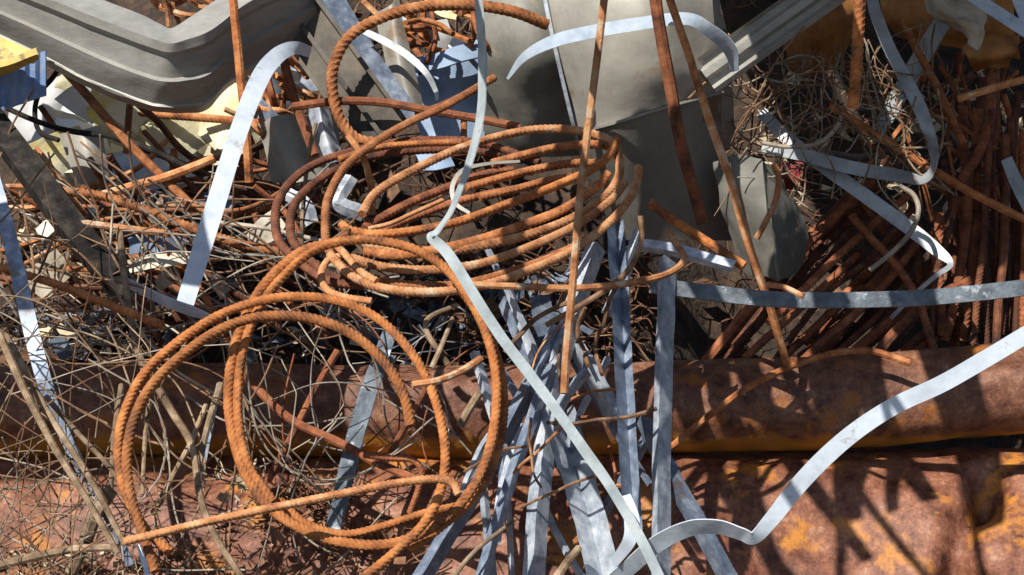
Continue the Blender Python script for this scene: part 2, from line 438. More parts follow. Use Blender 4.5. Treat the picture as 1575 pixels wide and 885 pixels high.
# yellow beam + blue panel in the far corner
r_ = root('yellow_girder', 'yellow painted steel girder end in the top left corner', 'girder', P(-20, 100, 2.38))
surf([[(-90, 14, 2.38), (0, 56, 2.36), (60, 84, 2.35)], [(-90, 92, 2.37), (0, 96, 2.35), (50, 92, 2.34)]], 6, 6, .008, .002, 9, 2).build('web', M['yellow'], r_)
surf([[(-90, 118, 2.35), (0, 104, 2.33), (58, 84, 2.32)], [(-90, 132, 2.37), (0, 118, 2.35), (60, 92, 2.34)]], 6, 4, .01, .001, 9, 3).build('flange', M['yellow'], r_)
rows = [[(x, 94 - x * .22, 2.41 + .005 * (i % 2)) for i, x in enumerate(range(-90, 74, 8))], [(x, 172 - x * .35, 2.42 + .005 * (i % 2)) for i, x in enumerate(range(-90, 74, 8))]]
tag(surf(rows, 3, 6, .002).build('corrugated_sheet', M['blue']), 'bright blue ribbed steel panel below the yellow girder', 'panel')

WS = [
    ('white crumpled sheet metal curling up behind the dark timber', [[(20, 150, 2.86), (60, 132, 2.80), (112, 108, 2.83)], [(10, 200, 2.80), (60, 190, 2.72), (106, 170, 2.80)], [(45, 250, 2.78), (78, 245, 2.70), (96, 200, 2.78)]], 'whitesheet'),
    ('small white torn sheet scrap beside the grey pointed plate', [[(48, 262, 2.74), (82, 244, 2.68), (108, 262, 2.72)], [(58, 290, 2.72), (84, 282, 2.64), (114, 286, 2.70)], [(70, 316, 2.72), (90, 306, 2.68), (112, 318, 2.72)]], 'whitesheet'),
    ('pale sheet strip lying below the foam blocks', [[(160, 252, 2.80), (215, 250, 2.76), (262, 232, 2.80)], [(180, 272, 2.74), (222, 276, 2.70), (290, 254, 2.75)]], 'paleblue'),
    ('white sheet strip behind the white hanging strap', [[(232, 212, 2.86), (290, 206, 2.84), (345, 200, 2.86)], [(234, 222, 2.84), (290, 218, 2.82), (345, 214, 2.84)]], 'whitesheet'),
    ('white bent sheet corner left of the white hanging strap', [[(196, 305, 2.70), (222, 298, 2.66), (240, 280, 2.70)], [(204, 330, 2.68), (218, 324, 2.64), (232, 308, 2.68)]], 'whitesheet'),
    ('broad pale sheet glimpsed behind the rusty rods under the deck sheet', [[(228, 268, 2.90), (300, 240, 2.86), (352, 222, 2.90)], [(236, 300, 2.86), (300, 276, 2.82), (346, 262, 2.86)]], 'whitesheet'),
]
for k, (lab, rows, m) in enumerate(WS):
    tag(surf(rows, 10, 10, .0015, .008, 14, k, ragged=.004).build('sheet_scrap', M[m]), lab, 'metal sheet')
for k, (lab, rows, m) in enumerate([
    ('grey bent sheet between the white strap and the upper coil, lower one', [[(395, 190, 2.60), (440, 176, 2.54), (520, 186, 2.58)], [(404, 232, 2.58), (450, 226, 2.52), (520, 236, 2.56)], [(420, 282, 2.56), (460, 280, 2.50), (508, 272, 2.54)]], 'sheet'),
    ('pale curved sheet shard sticking up left of the upper coil', [[(470, 168, 2.50), (490, 160, 2.47), (506, 170, 2.50)], [(480, 214, 2.49), (500, 208, 2.46), (520, 210, 2.49)], [(498, 256, 2.48), (514, 250, 2.46), (530, 250, 2.48)]], 'galv'),
    ('large white sheet slumped under the square foam block', [[(168, 236, 2.70), (232, 226, 2.66), (300, 232, 2.70)], [(176, 268, 2.66), (240, 262, 2.61), (312, 258, 2.66)], [(190, 296, 2.64), (250, 290, 2.60), (318, 276, 2.64)]], 'paleblue'),
    ('dark blue sheet scrap low behind the foot of the white hanging strap', [[(196, 368, 2.44), (240, 362, 2.40), (290, 366, 2.44)], [(200, 392, 2.42), (244, 388, 2.38), (286, 390, 2.42)]], 'bluesheet'),
    ('tan board end below the dark blue sheet scrap', [[(196, 400, 2.36), (240, 392, 2.34), (296, 386, 2.36)], [(198, 420, 2.34), (244, 412, 2.32), (290, 406, 2.34)]], 'cloth')]):
    tag(surf(rows, 10, 10, .0015, .006, 14, k + 50, ragged=.003).build('sheet_scrap', M[m]), lab, 'metal sheet')
tag(surf([[(92, 206, 2.60), (124, 200, 2.58), (156, 192, 2.60)], [(104, 244, 2.60), (134, 244, 2.57), (164, 244, 2.59)], [(120, 282, 2.60), (146, 288, 2.58), (172, 300, 2.60)]], 8, 8, .002, .003, 14, 5).build('pointed_plate', M['sheet']),
    'dull grey pointed steel plate in front of the foam blocks', 'metal plate')

FB = [('square cream foam block under the sagging deck sheet', (158, 190), (236, 196), (228, 238), (168, 250), 2.72),
      ('rounded yellowed foam block left of the square one', (104, 172), (158, 176), (152, 204), (104, 202), 2.80),
      ('long cream foam slab tucked up under the deck sheet', (128, 130), (226, 158), (232, 182), (138, 166), 2.84),
      ('cream foam block behind the arch of the white strap', (378, 58), (402, 34), (436, 56), (424, 112), 2.84),
      ('yellow stained foam piece beside the dark channel beam', (444, 40), (470, 46), (474, 78), (452, 92), 2.82)]
for lab, a, b, c, d_, z in FB:
    r_ = root('insulation_block', lab, 'foam block', P(*d_, z))
    q = np.array([[a, ((a[0] + b[0]) / 2, (a[1] + b[1]) / 2 - 3), b], [((a[0] + d_[0]) / 2 - 2, (a[1] + d_[1]) / 2), ((a[0] + c[0]) / 2, (a[1] + c[1]) / 2), ((b[0] + c[0]) / 2 + 2, (b[1] + c[1]) / 2)], [d_, ((d_[0] + c[0]) / 2, (d_[1] + c[1]) / 2 + 3), c]], float)
    rows = [[(x, y, z + .01 * i) for x, y in row] for i, row in enumerate(q)]
    surf(rows, 6, 6, .045, .004, 20, z, ragged=.003).build('foam_core', M['cream'], r_)
    rows = [[(x, y, z + .01 * i + .0475) for x, y in row] for i, row in enumerate(q)]
    surf(rows, 4, 4, .002, .002, 10, z).build('facing', M['whitesheet'], r_)
tag(surf([[(282, 200, 2.82), (346, 194, 2.82)], [(286, 218, 2.80), (346, 216, 2.80)]], 8, 6, .02, .003, 12, 4).build('ochre_box', M['ochre']), 'ochre painted metal scrap half hidden behind the white strap', 'metal scrap')

# dark timber at left, grimy channel beam at top
mb = beam_box([(-40, 150, 2.45), (45, 262, 2.36), (112, 352, 2.30), (196, 452, 2.30)], [(-.021, -.012), (.018, -.014), (.022, .008), (-.012, .016)])
tag(mb.build('timber', M['rubber']), 'blackened timber slanting down the left side of the heap', 'timber')

r_ = root('channel_beam', 'grimy dark steel channel beam slanting behind the upper coil', 'beam', P(580, 215, 2.5))
pp = [(395, -60, 2.52), (470, 40, 2.49), (535, 130, 2.47), (592, 208, 2.46)]
pc = cr(pts3(pp, 2), 10)
mb = MB(); sweep(mb, [(-.036, -.004), (.036, -.004), (.036, 0), (-.036, 0)], pc); mb.build('web', M['beam'], r_)
for a0, b0 in ((-.041, .016), (.035, .020)):
    mb = MB(); sweep(mb, [(a0, -.006), (a0 + .006, -.006), (a0 + .006, b0), (a0, b0)], pc); mb.build('flange', M['beam'], r_)
mb = MB(); sweep(mb, [(-.008, .0025), (-.001, .0025), (-.001, .012), (-.008, .012)], pc); mb.build('rib', M['beam'], r_)

tag(surf([[(482, -20, 2.58), (520, -20, 2.60)], [(540, 80, 2.56), (578, 74, 2.58)], [(600, 190, 2.54), (650, 180, 2.56)]], 6, 8, .003, .003, 9, 7).build('grey_plate', M['galvblue']),
    'narrow bluish grey steel plate along the dark channel beam', 'metal plate')
tag(surf([[(575, 20, 2.66), (600, 8, 2.64), (612, -5, 2.66)], [(590, 90, 2.62), (612, 84, 2.60), (630, 76, 2.62)], [(610, 178, 2.60), (634, 176, 2.58), (652, 166, 2.6)]], 6, 8, .003, .004, 10, 8).build('grey_post', M['sheet']),
    'dull grey folded post between the dark beam and the blue sheets', 'metal post')
BS = [('blue grey folded sheet behind the strap fold at top centre', [[(612, 92, 2.74), (670, 82, 2.72), (736, 62, 2.74)], [(622, 112, 2.70), (680, 104, 2.69), (742, 88, 2.72)]]),
      ('blue grey box side standing behind the upper coil', [[(624, 112, 2.78), (680, 106, 2.76), (744, 84, 2.78)], [(632, 160, 2.78), (690, 158, 2.75), (745, 148, 2.77)], [(650, 218, 2.76), (700, 216, 2.74), (745, 212, 2.76)]]),
      ('small pale blue sheet corner inside the upper coil', [[(640, 238, 2.42), (668, 230, 2.42), (690, 236, 2.42)], [(650, 262, 2.40), (672, 262, 2.40), (700, 256, 2.40)]])]
for k, (lab, rows) in enumerate(BS):
    tag(surf(rows, 8, 8, .003, .005, 9, k + 20).build('blue_sheet', M['bluesheet']), lab, 'metal sheet')

# ================================================================== BIG GREY SHEETS, CENTRE TOP
tag(surf([[(735, -30, 2.66), (800, -30, 2.62), (872, -30, 2.64)], [(742, 80, 2.66), (810, 80, 2.61), (880, 80, 2.64)], [(744, 180, 2.74), (815, 180, 2.70), (892, 180, 2.72)], [(740, 240, 2.80), (815, 240, 2.77), (900, 240, 2.78)]], 10, 8, .003, .006, 8, 12).build('stained_panel', M['dullsheet']),
    'dark stained steel panel behind the upright white strap', 'metal panel')
r_ = root('grey_hopper', 'big dull grey folded sheet metal hopper at top centre', 'hopper', P(980, 350, 2.6))
surf([[(832, -60, 2.60), (920, -60, 2.50), (1010, -60, 2.48), (1090, -60, 2.56)], [(846, 20, 2.58), (930, 20, 2.48), (1015, 20, 2.46), (1096, 20, 2.54)], [(866, 110, 2.60), (940, 112, 2.50), (1025, 108, 2.48), (1104, 100, 2.55)], [(888, 202, 2.64), (950, 186, 2.54), (1035, 160, 2.52), (1112, 140, 2.58)]], 10, 10, .003, .004, 7, 13).build('upper_panel', M['sheet'], r_)
surf([[(888, 202.5, 2.643), (950, 186.5, 2.543), (1035, 160.5, 2.523), (1112, 140.5, 2.583)], [(905, 270, 2.71), (960, 265, 2.615), (1040, 245, 2.595), (1112, 240, 2.65)], [(950, 370, 2.80), (980, 370, 2.71), (1060, 370, 2.69), (1150, 370, 2.75)]], 10, 10, .003, .004, 7, 14).build('lower_panel', M['sheet'], r_)
surf([[(1088, -40, 2.575), (1100, -40, 2.63)], [(1096, 60, 2.565), (1120, 60, 2.62)], [(1106, 140, 2.60), (1128, 150, 2.66)], [(1110, 230, 2.68), (1130, 230, 2.73)]], 6, 8, .002, .004, 14, 15).build('side_flange', M['sheet'], r_)
mb = MB(); sweep(mb, [(-.003, -.004), (.003, -.004), (.003, .003), (-.003, .003)], cr(pts3([(828, -60, 2.598), (842, 20, 2.578), (862, 110, 2.598), (884, 202, 2.638), (902, 270, 2.738)], 2), 8)); mb.build('rim', M['galv'], r_)
mb = MB(); sweep(mb, [(-.002, -.002), (.002, -.002), (.002, .002), (-.002, .002)], cr(pts3([(890, 204, 2.636), (950, 188, 2.536), (1035, 162, 2.516), (1112, 142, 2.576)], 2), 8)); mb.build('seam', M['sheet'], r_)

# corrugated grey gutter at (1110,80)-(1260,0)
pc = cr(pts3([(1085, 118, 2.52), (1180, 50, 2.50), (1290, -28, 2.48)], 2), 10)
z_ = [(-.030, 0), (-.023, .005), (-.017, -.007), (-.008, -.007), (-.002, .005), (.009, .005), (.014, -.007), (.024, -.007), (.030, .004)]
mb = MB(); sweep(mb, z_ + [(a, b - .002) for a, b in z_[::-1]], pc)
tag(mb.build('ribbed_profile', M['decksheet']), 'ribbed grey steel profile poking down beside the grey hopper', 'metal profile')

# ================================================================== UPPER RIGHT
tag(surf([[(1195, -40, 2.80), (1260, -40, 2.72), (1340, -40, 2.76)], [(1200, 30, 2.78), (1262, 40, 2.68), (1330, 20, 2.74)], [(1212, 90, 2.84), (1255, 104, 2.78), (1300, 78, 2.82)], [(1218, 108, 2.92), (1252, 118, 2.9), (1296, 92, 2.92)]], 8, 8, .003, .006, 9, 16).build('rusty_pan', M['rustsheet']),
    'rounded brown rusty pan in the shade left of the upright rebar', 'metal pan')
tag(surf([[(1352, -30, 2.96), (1420, -30, 2.9), (1560, -30, 2.9)], [(1360, 20, 2.94), (1430, 30, 2.88), (1560, 40, 2.86)], [(1380, 60, 2.98), (1440, 70, 2.92), (1570, 90, 2.92)]], 8, 8, .002, .01, 8, 17).build('rusty_plate', M['rustsheet']),
    'brown rusty plate behind the torn cloth at the top right', 'metal plate')
tag(surf([[(1408, -30, 2.62), (1465, -30, 2.58), (1540, -30, 2.6)], [(1424, 12, 2.6), (1470, 18, 2.55), (1520, 22, 2.57)], [(1440, 28, 2.6), (1478, 36, 2.54), (1516, 48, 2.56)], [(1478, 38, 2.62), (1492, 66, 2.56), (1506, 78, 2.58)]], 9, 9, .003, .016, 13, 18, ragged=.01).build('torn_cloth', M['cloth']),
    'torn cream sacking hanging down at the top right', 'cloth')
tag(surf([[(1478, 66, 2.70), (1520, 56, 2.66), (1570, 52, 2.68)], [(1486, 92, 2.68), (1524, 88, 2.63), (1562, 82, 2.66)], [(1498, 108, 2.74), (1524, 108, 2.70), (1548, 104, 2.73)]], 8, 8, .003, .006, 12, 19, ragged=.004).build('rust_lump', M['rustsheet']),
    'brown crumpled rusty can below the torn sacking', 'can')
tag(surf([[(1198, 248, 2.84), (1236, 252, 2.80)], [(1206, 272, 2.82), (1240, 280, 2.78)], [(1210, 292, 2.84), (1244, 296, 2.82)]], 8, 8, .003, .008, 14, 31, ragged=.004).build('red_scrap', M['red']),
    'dull red plastic scrap in the dark hollow', 'plastic scrap')
# rough grey bent plates below the hopper's corner
r_ = root('bent_plate', 'rough dirty grey bent plate below the corner of the grey hopper', 'metal plate', P(1190, 430, 2.58))
surf([[(1094, 250, 2.60), (1132, 240, 2.57), (1172, 246, 2.55)], [(1112, 330, 2.62), (1142, 326, 2.58), (1182, 322, 2.55)], [(1142, 420, 2.66), (1166, 424, 2.62), (1196, 432, 2.58)]], 10, 10, .004, .006, 16, 21, ragged=.004).build('left_face', M['dullsheet'], r_)
surf([[(1172.5, 246, 2.553), (1192, 262, 2.60), (1206, 284, 2.66)], [(1182.5, 322, 2.553), (1208, 322, 2.59), (1238, 338, 2.64)], [(1196.5, 432, 2.583), (1218, 426, 2.62), (1240, 408, 2.68)]], 10, 10, .004, .007, 16, 22, ragged=.005).build('right_face', M['dullsheet'], r_)
# made-up sheets, added out of view to shade the hollow
for k, (x0, x1, y0, y1, z0, z1, lab) in enumerate([
    (.13, .30, .06, 1.9, 1.53, 1.95, 'added unseen rusty sheet shading the hollow, nearest the hopper'),
    (.318, .622, .03, 1.9, 1.55, 1.96, 'added unseen rusty sheet shading the middle of the hollow'),
    (.634, 1.5, .05, 1.9, 1.55, 1.96, 'added unseen rusty sheet shading the outer end of the hollow')]):
    gx = np.linspace(0, 1, 24); g = np.zeros((24, 24, 3))
    for i, a in enumerate(gx):
        for j, b in enumerate(gx):
            g[i, j] = (x0 + (x1 - x0) * b + .02 * math.sin(7 * a), y0 + (y1 - y0) * a + .03 * noise.noise(Vector((b * 9, k, 0))), z0 + (z1 - z0) * a + .02 * math.sin(b * 9))
    mb = MB(); shell(mb, crumple(g, .012, 6, k), .002)
    tag(mb.build('shade_sheet', M['rustsheet']), lab, 'metal sheet')

g = np.zeros((6, 30, 3))  # plank added out of view, only to shade the pipe at left
for i in range(6):
    for j in range(30):
        u = j / 29; g[i, j] = (-1.75 + 1.10 * u, -.36 + .036 * i, 1.44 + .012 * math.sin(u * 9 + i))
mb = MB(); shell(mb, crumple(g, .01, 5, 44), .004)
tag(mb.build('shade_plank', M['rustsheet']), 'added unseen rusty plank shading the left part of the pipe', 'plank')
FAN = [((-.06, .10, 1.52), (-.16, -.30, 1.42), (-.02, -.76, 1.34)), ((-.02, .08, 1.53), (-.06, -.26, 1.45), (.02, -.46, 1.36)), ((.02, .08, 1.53), (.0, -.24, 1.44), (.14, -.74, 1.35)),
       ((.10, .06, 1.54), (.12, -.20, 1.47), (.08, -.40, 1.38)), ((.16, .06, 1.54), (.20, -.22, 1.46), (.10, -.72, 1.36)), ((.20, .06, 1.56), (.23, -.2, 1.48), (.18, -.46, 1.42)), ((-.1, .1, 1.52), (-.26, -.28, 1.42), (-.2, -.46, 1.36)), ((.46, .05, 1.56), (.52, -.24, 1.5), (.50, -.44, 1.44)),
       ((-.04, .08, 1.52), (-.1, -.2, 1.46), (-.12, -.5, 1.36)), ((.06, .08, 1.54), (.10, -.2, 1.44), (.16, -.36, 1.34)), ((.05, .06, 1.54), (.02, -.3, 1.44), (-.08, -.6, 1.36)), ((.14, .06, 1.54), (.08, -.2, 1.46), (.02, -.4, 1.37))]
for k, q in enumerate(FAN):  # strips invented out of view to throw the fan of shadow bands
    c = cr(q, 14); wv = np.array((.022 + .014 * (k % 3) + .03 * (k % 2), .005, .004)); wv = wv * ((.3, .7, .22, .5)[k % 4] if q[2][0] > .04 else (.9, .4, .6)[k % 3])
    t = np.linspace(1, .35, len(c))[:, None]
    g = np.stack([c - wv * t, c, c + wv * t + np.array((0, 0, .004))]); mb = MB(); shell(mb, g, .0015)
    tag(mb.build('shade_strip', M['rustsheet']), 'added unseen rusty strip casting shadow bands on pipe, tank and straps', 'metal strip', 'added unseen strips casting shadow bands')

# ================================================================== STRAPS
WST = 'strap'
strap('strap', 'white flat strap arching over and hanging down left of the coils', WST, 'white',
      [(478, 80, 2.42, 20, .02), (452, 74, 2.36, 26, .02), (424, 88, 2.30, 32, .01), (398, 124, 2.24, 36, .0), (366, 206, 2.16, 35, 0), (330, 320, 2.10, 37, 0), (302, 410, 2.05, 36, 0), (285, 466, 2.02, 34, 0)])
strap('strap', 'white strap folded sharply over in front of the upper coil', WST, 'greenstrap',
      [(732, -30, 1.86, 12, .02), (738, 40, 1.85, 14, .02), (741, 110, 1.84, 15, .02), (737, 190, 1.83, 14, .02), (718, 260, 1.82, 11, .02), (694, 322, 1.81, 8, .02), (672, 354, 1.80, 9, .02), (663, 366, 1.785, 18, .01),
       (690, 392, 1.78, 22, 0), (738, 468, 1.775, 21, .003), (772, 520, 1.772, 21, 0), (812, 572, 1.77, 21, -.003), (868, 648, 1.765, 20, 0), (905, 702, 1.762, 21, .004), (937, 746, 1.76, 20, 0), (985, 828, 1.755, 20, 0), (1020, 900, 1.75, 20, 0)], sub=14)
strap('strap', 'pale wide strap running across the lower right with one sharp kink', WST, 'white',
      [(900, 930, 1.86, 26, .01), (960, 880, 1.83, 30, .01), (1010, 838, 1.80, 32, .01), (1060, 814, 1.78, 30, .015), (1105, 812, 1.77, 26, .02), (1140, 822, 1.76, 24, .02), (1160, 828, 1.755, 24, .01), (1186, 800, 1.75, 30, 0), (1236, 738, 1.74, 34, 0),
       (1300, 676, 1.73, 34, 0), (1370, 628, 1.72, 33, 0), (1450, 590, 1.71, 33, 0), (1520, 550, 1.70, 33, 0), (1620, 490, 1.69, 33, 0)], sub=14)
strap('strap', 'small white strap end curled at the foot of the folded strap', WST, 'white',
      [(962, 762, 1.83, 20, 0), (972, 800, 1.82, 30, 0), (968, 832, 1.81, 26, 0), (945, 866, 1.82, 18, 0)])
strap('strap', 'bluish strap running down the far left edge', WST, 'galvblue',
      [(-14, 260, 2.16, 24, 0), (8, 340, 2.12, 28, 0), (32, 440, 2.08, 30, 0), (58, 550, 2.04, 30, 0), (86, 640, 2.02, 26, .01), (126, 724, 2.0, 20, .01), (168, 800, 1.98, 16, .01), (200, 870, 1.98, 14, .01)])
strap('strap', 'grey strap bent over the front of the grey hopper', WST, 'paleblue',
      [(780, 122, 2.46, 5, 0), (806, 88, 2.44, 16, .0), (850, 64, 2.42, 24, 0), (905, 50, 2.41, 25, 0), (980, 37, 2.40, 25, 0), (1056, 29, 2.40, 24, 0), (1092, 48, 2.41, 26, .01), (1122, 76, 2.43, 26, .02), (1130, 110, 2.46, 14, .02)], sub=10)
strap('strap', 'thin pale strap curving down behind the dark beam', WST, 'greystrap',
      [(560, 48, 2.56, 12, 0), (592, 64, 2.55, 14, 0), (625, 84, 2.54, 14, 0), (655, 112, 2.53, 12, 0), (670, 140, 2.53, 9, 0), (672, 155, 2.53, 6, 0)])
strap('strap', 'long grey strap looping down from the top at the right', WST, 'greystrap',
      [(1338, -30, 2.54, 20, .02), (1346, 20, 2.52, 22, .02), (1368, 74, 2.5, 24, .01), (1396, 128, 2.48, 26, 0), (1420, 178, 2.47, 26, 0), (1434, 226, 2.46, 20, .02), (1434, 258, 2.46, 12, .03), (1418, 275, 2.47, 18, .03), (1380, 270, 2.49, 24, .01), (1310, 258, 2.52, 26, 0), (1240, 240, 2.55, 24, 0), (1172, 226, 2.58, 22, 0)], sub=12)
strap('strap', 'wide grey green strap crossing behind the looping strap', WST, 'greenstrap',
      [(1462, 14, 2.72, 32, 0), (1430, 66, 2.70, 34, 0), (1396, 124, 2.68, 34, 0), (1350, 204, 2.66, 28, 0)])
strap('strap', 'long grey strap slanting through the hollow to a sharp corner', WST, 'greystrap',
      [(1170, 172, 2.62, 22, 0), (1210, 212, 2.60, 26, 0), (1270, 258, 2.56, 27, 0), (1340, 308, 2.52, 27, 0), (1400, 352, 2.49, 27, 0), (1440, 384, 2.47, 24, 0), (1462, 406, 2.455, 12, 0), (1440, 424, 2.455, 9, 0), (1410, 450, 2.47, 8, 0), (1370, 490, 2.50, 8, 0)], sub=10)
strap('strap', 'bright pale strap crossing the top right corner', WST, 'paleblue',
      [(1460, -30, 2.46, 22, 0), (1510, 4, 2.44, 24, 0), (1560, 36, 2.42, 25, 0), (1620, 76, 2.40, 24, 0)])
strap('strap', 'pale blue strap end hanging at the right edge below the corner', WST, 'paleblue',
      [(1560, -30, 2.52, 30, 0), (1575, 10, 2.52, 34, 0), (1590, 50, 2.52, 30, 0)])
strap('strap', 'grey strap at the right edge beside the upright rods', WST, 'greystrap',
      [(1548, 244, 2.50, 22, 0), (1568, 290, 2.49, 26, 0), (1600, 350, 2.48, 26, 0)])
strap('strap', 'short grey strip bent behind the white hanging strap', WST, 'galvblue',
      [(388, 170, 2.62, 60, .05), (420, 200, 2.58, 50, .04), (452, 234, 2.54, 30, .02), (474, 262, 2.52, 14, .02)])
strap('strap', 'short white strip lying under the foot of the white hanging strap', WST, 'paleblue',
      [(190, 434, 2.24, 18, .02), (240, 458, 2.20, 18, .02), (290, 478, 2.16, 18, .02), (330, 492, 2.14, 12, .02)])
strap('strap', 'dark galvanised strip standing behind the front coil', WST, 'blackbar',
      [(604, 500, 2.22, 26, .02), (578, 570, 2.18, 32, .02), (552, 650, 2.14, 34, .02), (530, 740, 2.10, 32, .02), (508, 830, 2.08, 28, .02)])
strap('strap', 'thin galvanised strip at the foot of the bent stick', WST, 'galvblue',
      [(338, 590, 2.12, 12, 0), (322, 660, 2.10, 12, 0), (308, 740, 2.08, 10, 0)])
strap('strap', 'tiny white strip poking out beneath the straight rod', WST, 'paleblue',
      [(212, 838, 1.94, 6, 0), (220, 860, 1.93, 10, 0), (228, 890, 1.92, 8, 0)])

# black and white chipped bar
r_ = MB(); pc = cr(pts3([(1000, 440, 2.14), (1060, 447, 2.13), (1160, 459, 2.11), (1260, 463, 2.09), (1400, 460, 2.07), (1500, 452, 2.05), (1640, 436, 2.03)], 2), 12)
sweep(r_, [(-.010, -.008), (.010, -.010), (.011, .004), (-.009, .006)], pc)
tag(r_.build('flat_bar', M['blackbar']), 'chipped black flat bar lying straight across in front of the dark hollow', 'flat bar')

# ================================================================== ANGLE BARS (galvanised bundle)
GB = 'galvanised bars fanned out below the coils'
AB = [
    ('long bluish angle bar standing upright through the fan, left of its twin', 'galvblue', [(948, 345, 2.14), (957, 480, 2.08), (965, 640, 2.02), (976, 820, 1.96)], 17, 13, .024, .009, .0022),
    ('long grey angle bar standing upright, right hand end of the fan', 'galv', [(1022, 392, 2.12), (1017, 520, 2.07), (1012, 700, 2.0), (1010, 920, 1.93)], 9, 22, -0.0103, -0.0231, .0026),
    ('angle bar leaning left from behind the thin upright rod', 'galv', [(918, 372, 2.16), (880, 480, 2.12), (848, 610, 2.06), (828, 760, 2.0), (816, 930, 1.94)], 16, 20, -0.0184, -0.021, .0026),
    ('wide channel shaped bar at the foot of the fan', 'galv', [(862, 640, 2.10), (890, 740, 2.05), (915, 830, 2.0), (935, 930, 1.96)], 26, 28, .024, .022, .0022),
    ('bar running down left to the lower edge behind the front coil', 'galvblue', [(862, 500, 2.12), (800, 620, 2.08), (730, 750, 2.04), (640, 900, 1.98)], 14, 18, -0.0161, -0.0189, .0026),
    ('thin dark edge on bar left of the leaning angle bar', 'galvblue', [(850, 560, 2.06), (806, 680, 2.03), (770, 790, 2.0), (732, 920, 1.95)], 12, 10, -0.0138, -0.0105, .0026),
    ('short bar between the two long upright bars, slanting right', 'galv', [(885, 528, 2.12), (916, 580, 2.10), (946, 640, 2.08)], 18, 14, -0.0207, -0.0147, .0026),
    ('bar slanting out right below the kinked strap', 'galvblue', [(985, 640, 2.08), (1030, 730, 2.02), (1080, 820, 1.97), (1130, 910, 1.94)], 14, 18, -0.0161, -0.0189, .0026),
    ('bar end with a cut notch high behind the coil', 'galv', [(985, 350, 2.22), (960, 420, 2.18), (935, 480, 2.16)], 10, 12, -0.0115, -0.0126, .0026),
    ('blue shaded bar under the folded strap, left of the fan', 'galvblue', [(775, 455, 2.20), (800, 510, 2.17), (835, 580, 2.13)], 16, 16, -0.0184, -0.0168, .0026),
    ('second blue shaded bar under the folded strap, further in', 'galvblue', [(830, 455, 2.22), (840, 520, 2.2), (850, 580, 2.17)], 18, 18, .006, -.006, .0022),
    ('pale bar end lying on the fan between the rods', 'galv', [(905, 570, 2.04), (870, 610, 2.03), (852, 660, 2.02), (866, 720, 2.01)], 10, 10, -0.0115, -0.0105, .0026),
    ('short lit bar in the gap left of the fan', 'galv', [(728, 540, 2.10), (752, 620, 2.08), (776, 700, 2.06)], 8, 10, -0.0092, -0.0105, .0026),
    ('narrow bar crossing low behind the wide channel bar', 'galvblue', [(1000, 660, 2.12), (970, 720, 2.11), (920, 800, 2.1)], 9, 10, -0.0103, -0.0105, .0026),
]
for lab, m, pts, wl, wr, dl, dr, th in AB:
    angle_bar(lab, m, pts, wl, wr, dl, dr, th, GB)
rb = random.Random(11)
for k in range(12):
    x, y, a = rb.uniform(740, 960), rb.uniform(480, 840), R(rb.choice((68, 105, 120, 60, 95)) + rb.uniform(-12, 12)); L = rb.uniform(60, 150); d = rb.uniform(2.08, 2.2)
    angle_bar('narrow galvanised offcut wedged behind the larger fanned bars', rb.choice(('galv', 'galvblue')), [(x - math.cos(a) * L, y - math.sin(a) * L, d + .04), (x + rb.uniform(-6, 6), y, d), (x + math.cos(a) * L, y + math.sin(a) * L, d - .04)], rb.uniform(5, 10), rb.uniform(5, 11), -.007, -.007, .002, 'narrow offcuts wedged behind the fanned bars')
angle_bar('short bright channel offcut lying on its side right of the upper coil', 'galv', [(975, 378, 2.18), (1040, 388, 2.15), (1125, 412, 2.12)], 9, 14, -.01, -.014, .002, name='channel_offcut', cat='channel')
angle_bar('white edged steel strip glimpsed through the upper coil', 'galv', [(540, 270, 2.36), (520, 310, 2.34), (560, 330, 2.34)], 14, 14, -.006, -.004, .002, name='steel_strip', cat='strip')
angle_bar('bright steel strip end left of the upper coil', 'galv', [(440, 300, 2.44), (468, 316, 2.42), (478, 344, 2.42)], 10, 14, -.006, -.004, .002, name='steel_strip', cat='strip')

# ================================================================== COILS
def fc(py): return 1.80 + (885 - py) / 520 * .16
def uc(py): return 1.99 + (450 - py) / 250 * .30

CG = 'ribbed rebar loops of the front coil'
def coil(lab, m, w_, pts, d, off, group, name='rebar_loop', cat='rebar coil'):
    return rod(name, lab, cat, m, w_ * .765, pts, d, True, group, off=off)

coil('big ribbed rebar hoop of the front coil, a double turn round the middle', 'orange', 21,
     [(534, 352), (520, 372), (470, 383), (430, 412), (396, 452), (366, 515), (352, 590), (354, 650), (372, 716), (408, 772), (462, 812), (530, 834), (600, 836), (664, 812), (716, 766), (750, 700), (764, 620), (758, 545), (732, 475), (690, 416), (640, 384), (585, 371), (540, 370), (486, 384), (440, 420), (400, 470), (376, 530), (366, 600), (370, 670), (386, 724), (420, 772)],
     lambda y: fc(y), 0, CG)
coil('open rebar hoop whose cut end hangs in the middle of the front coil', 'orange', 21,
     [(632, 655), (622, 610), (598, 566), (556, 524), (506, 498), (450, 487), (392, 489), (336, 508), (280, 546), (232, 594), (204, 650), (194, 710), (204, 772), (226, 838), (240, 880)], fc, -.035, CG)
coil('outermost rebar hoop on the left of the front coil, running off below', 'orange', 20,
     [(262, 850), (222, 812), (194, 760), (182, 700), (190, 640), (222, 576), (276, 524), (340, 484), (410, 462), (480, 458), (540, 470), (590, 498), (636, 548), (668, 610), (684, 680), (680, 745), (656, 800), (610, 846), (556, 890), (500, 930)], fc, -.022, CG)
coil('inner right arc of the front coil lying close beside the big hoop', 'orange', 18,
     [(700, 432), (744, 500), (770, 570), (776, 640), (762, 706), (726, 768), (676, 812), (630, 846)], fc, .022, CG)
coil('short low arc at the bottom of the front coil', 'orange', 18,
     [(430, 770), (470, 806), (530, 822), (590, 810), (650, 792), (704, 780)], fc, .03, CG)
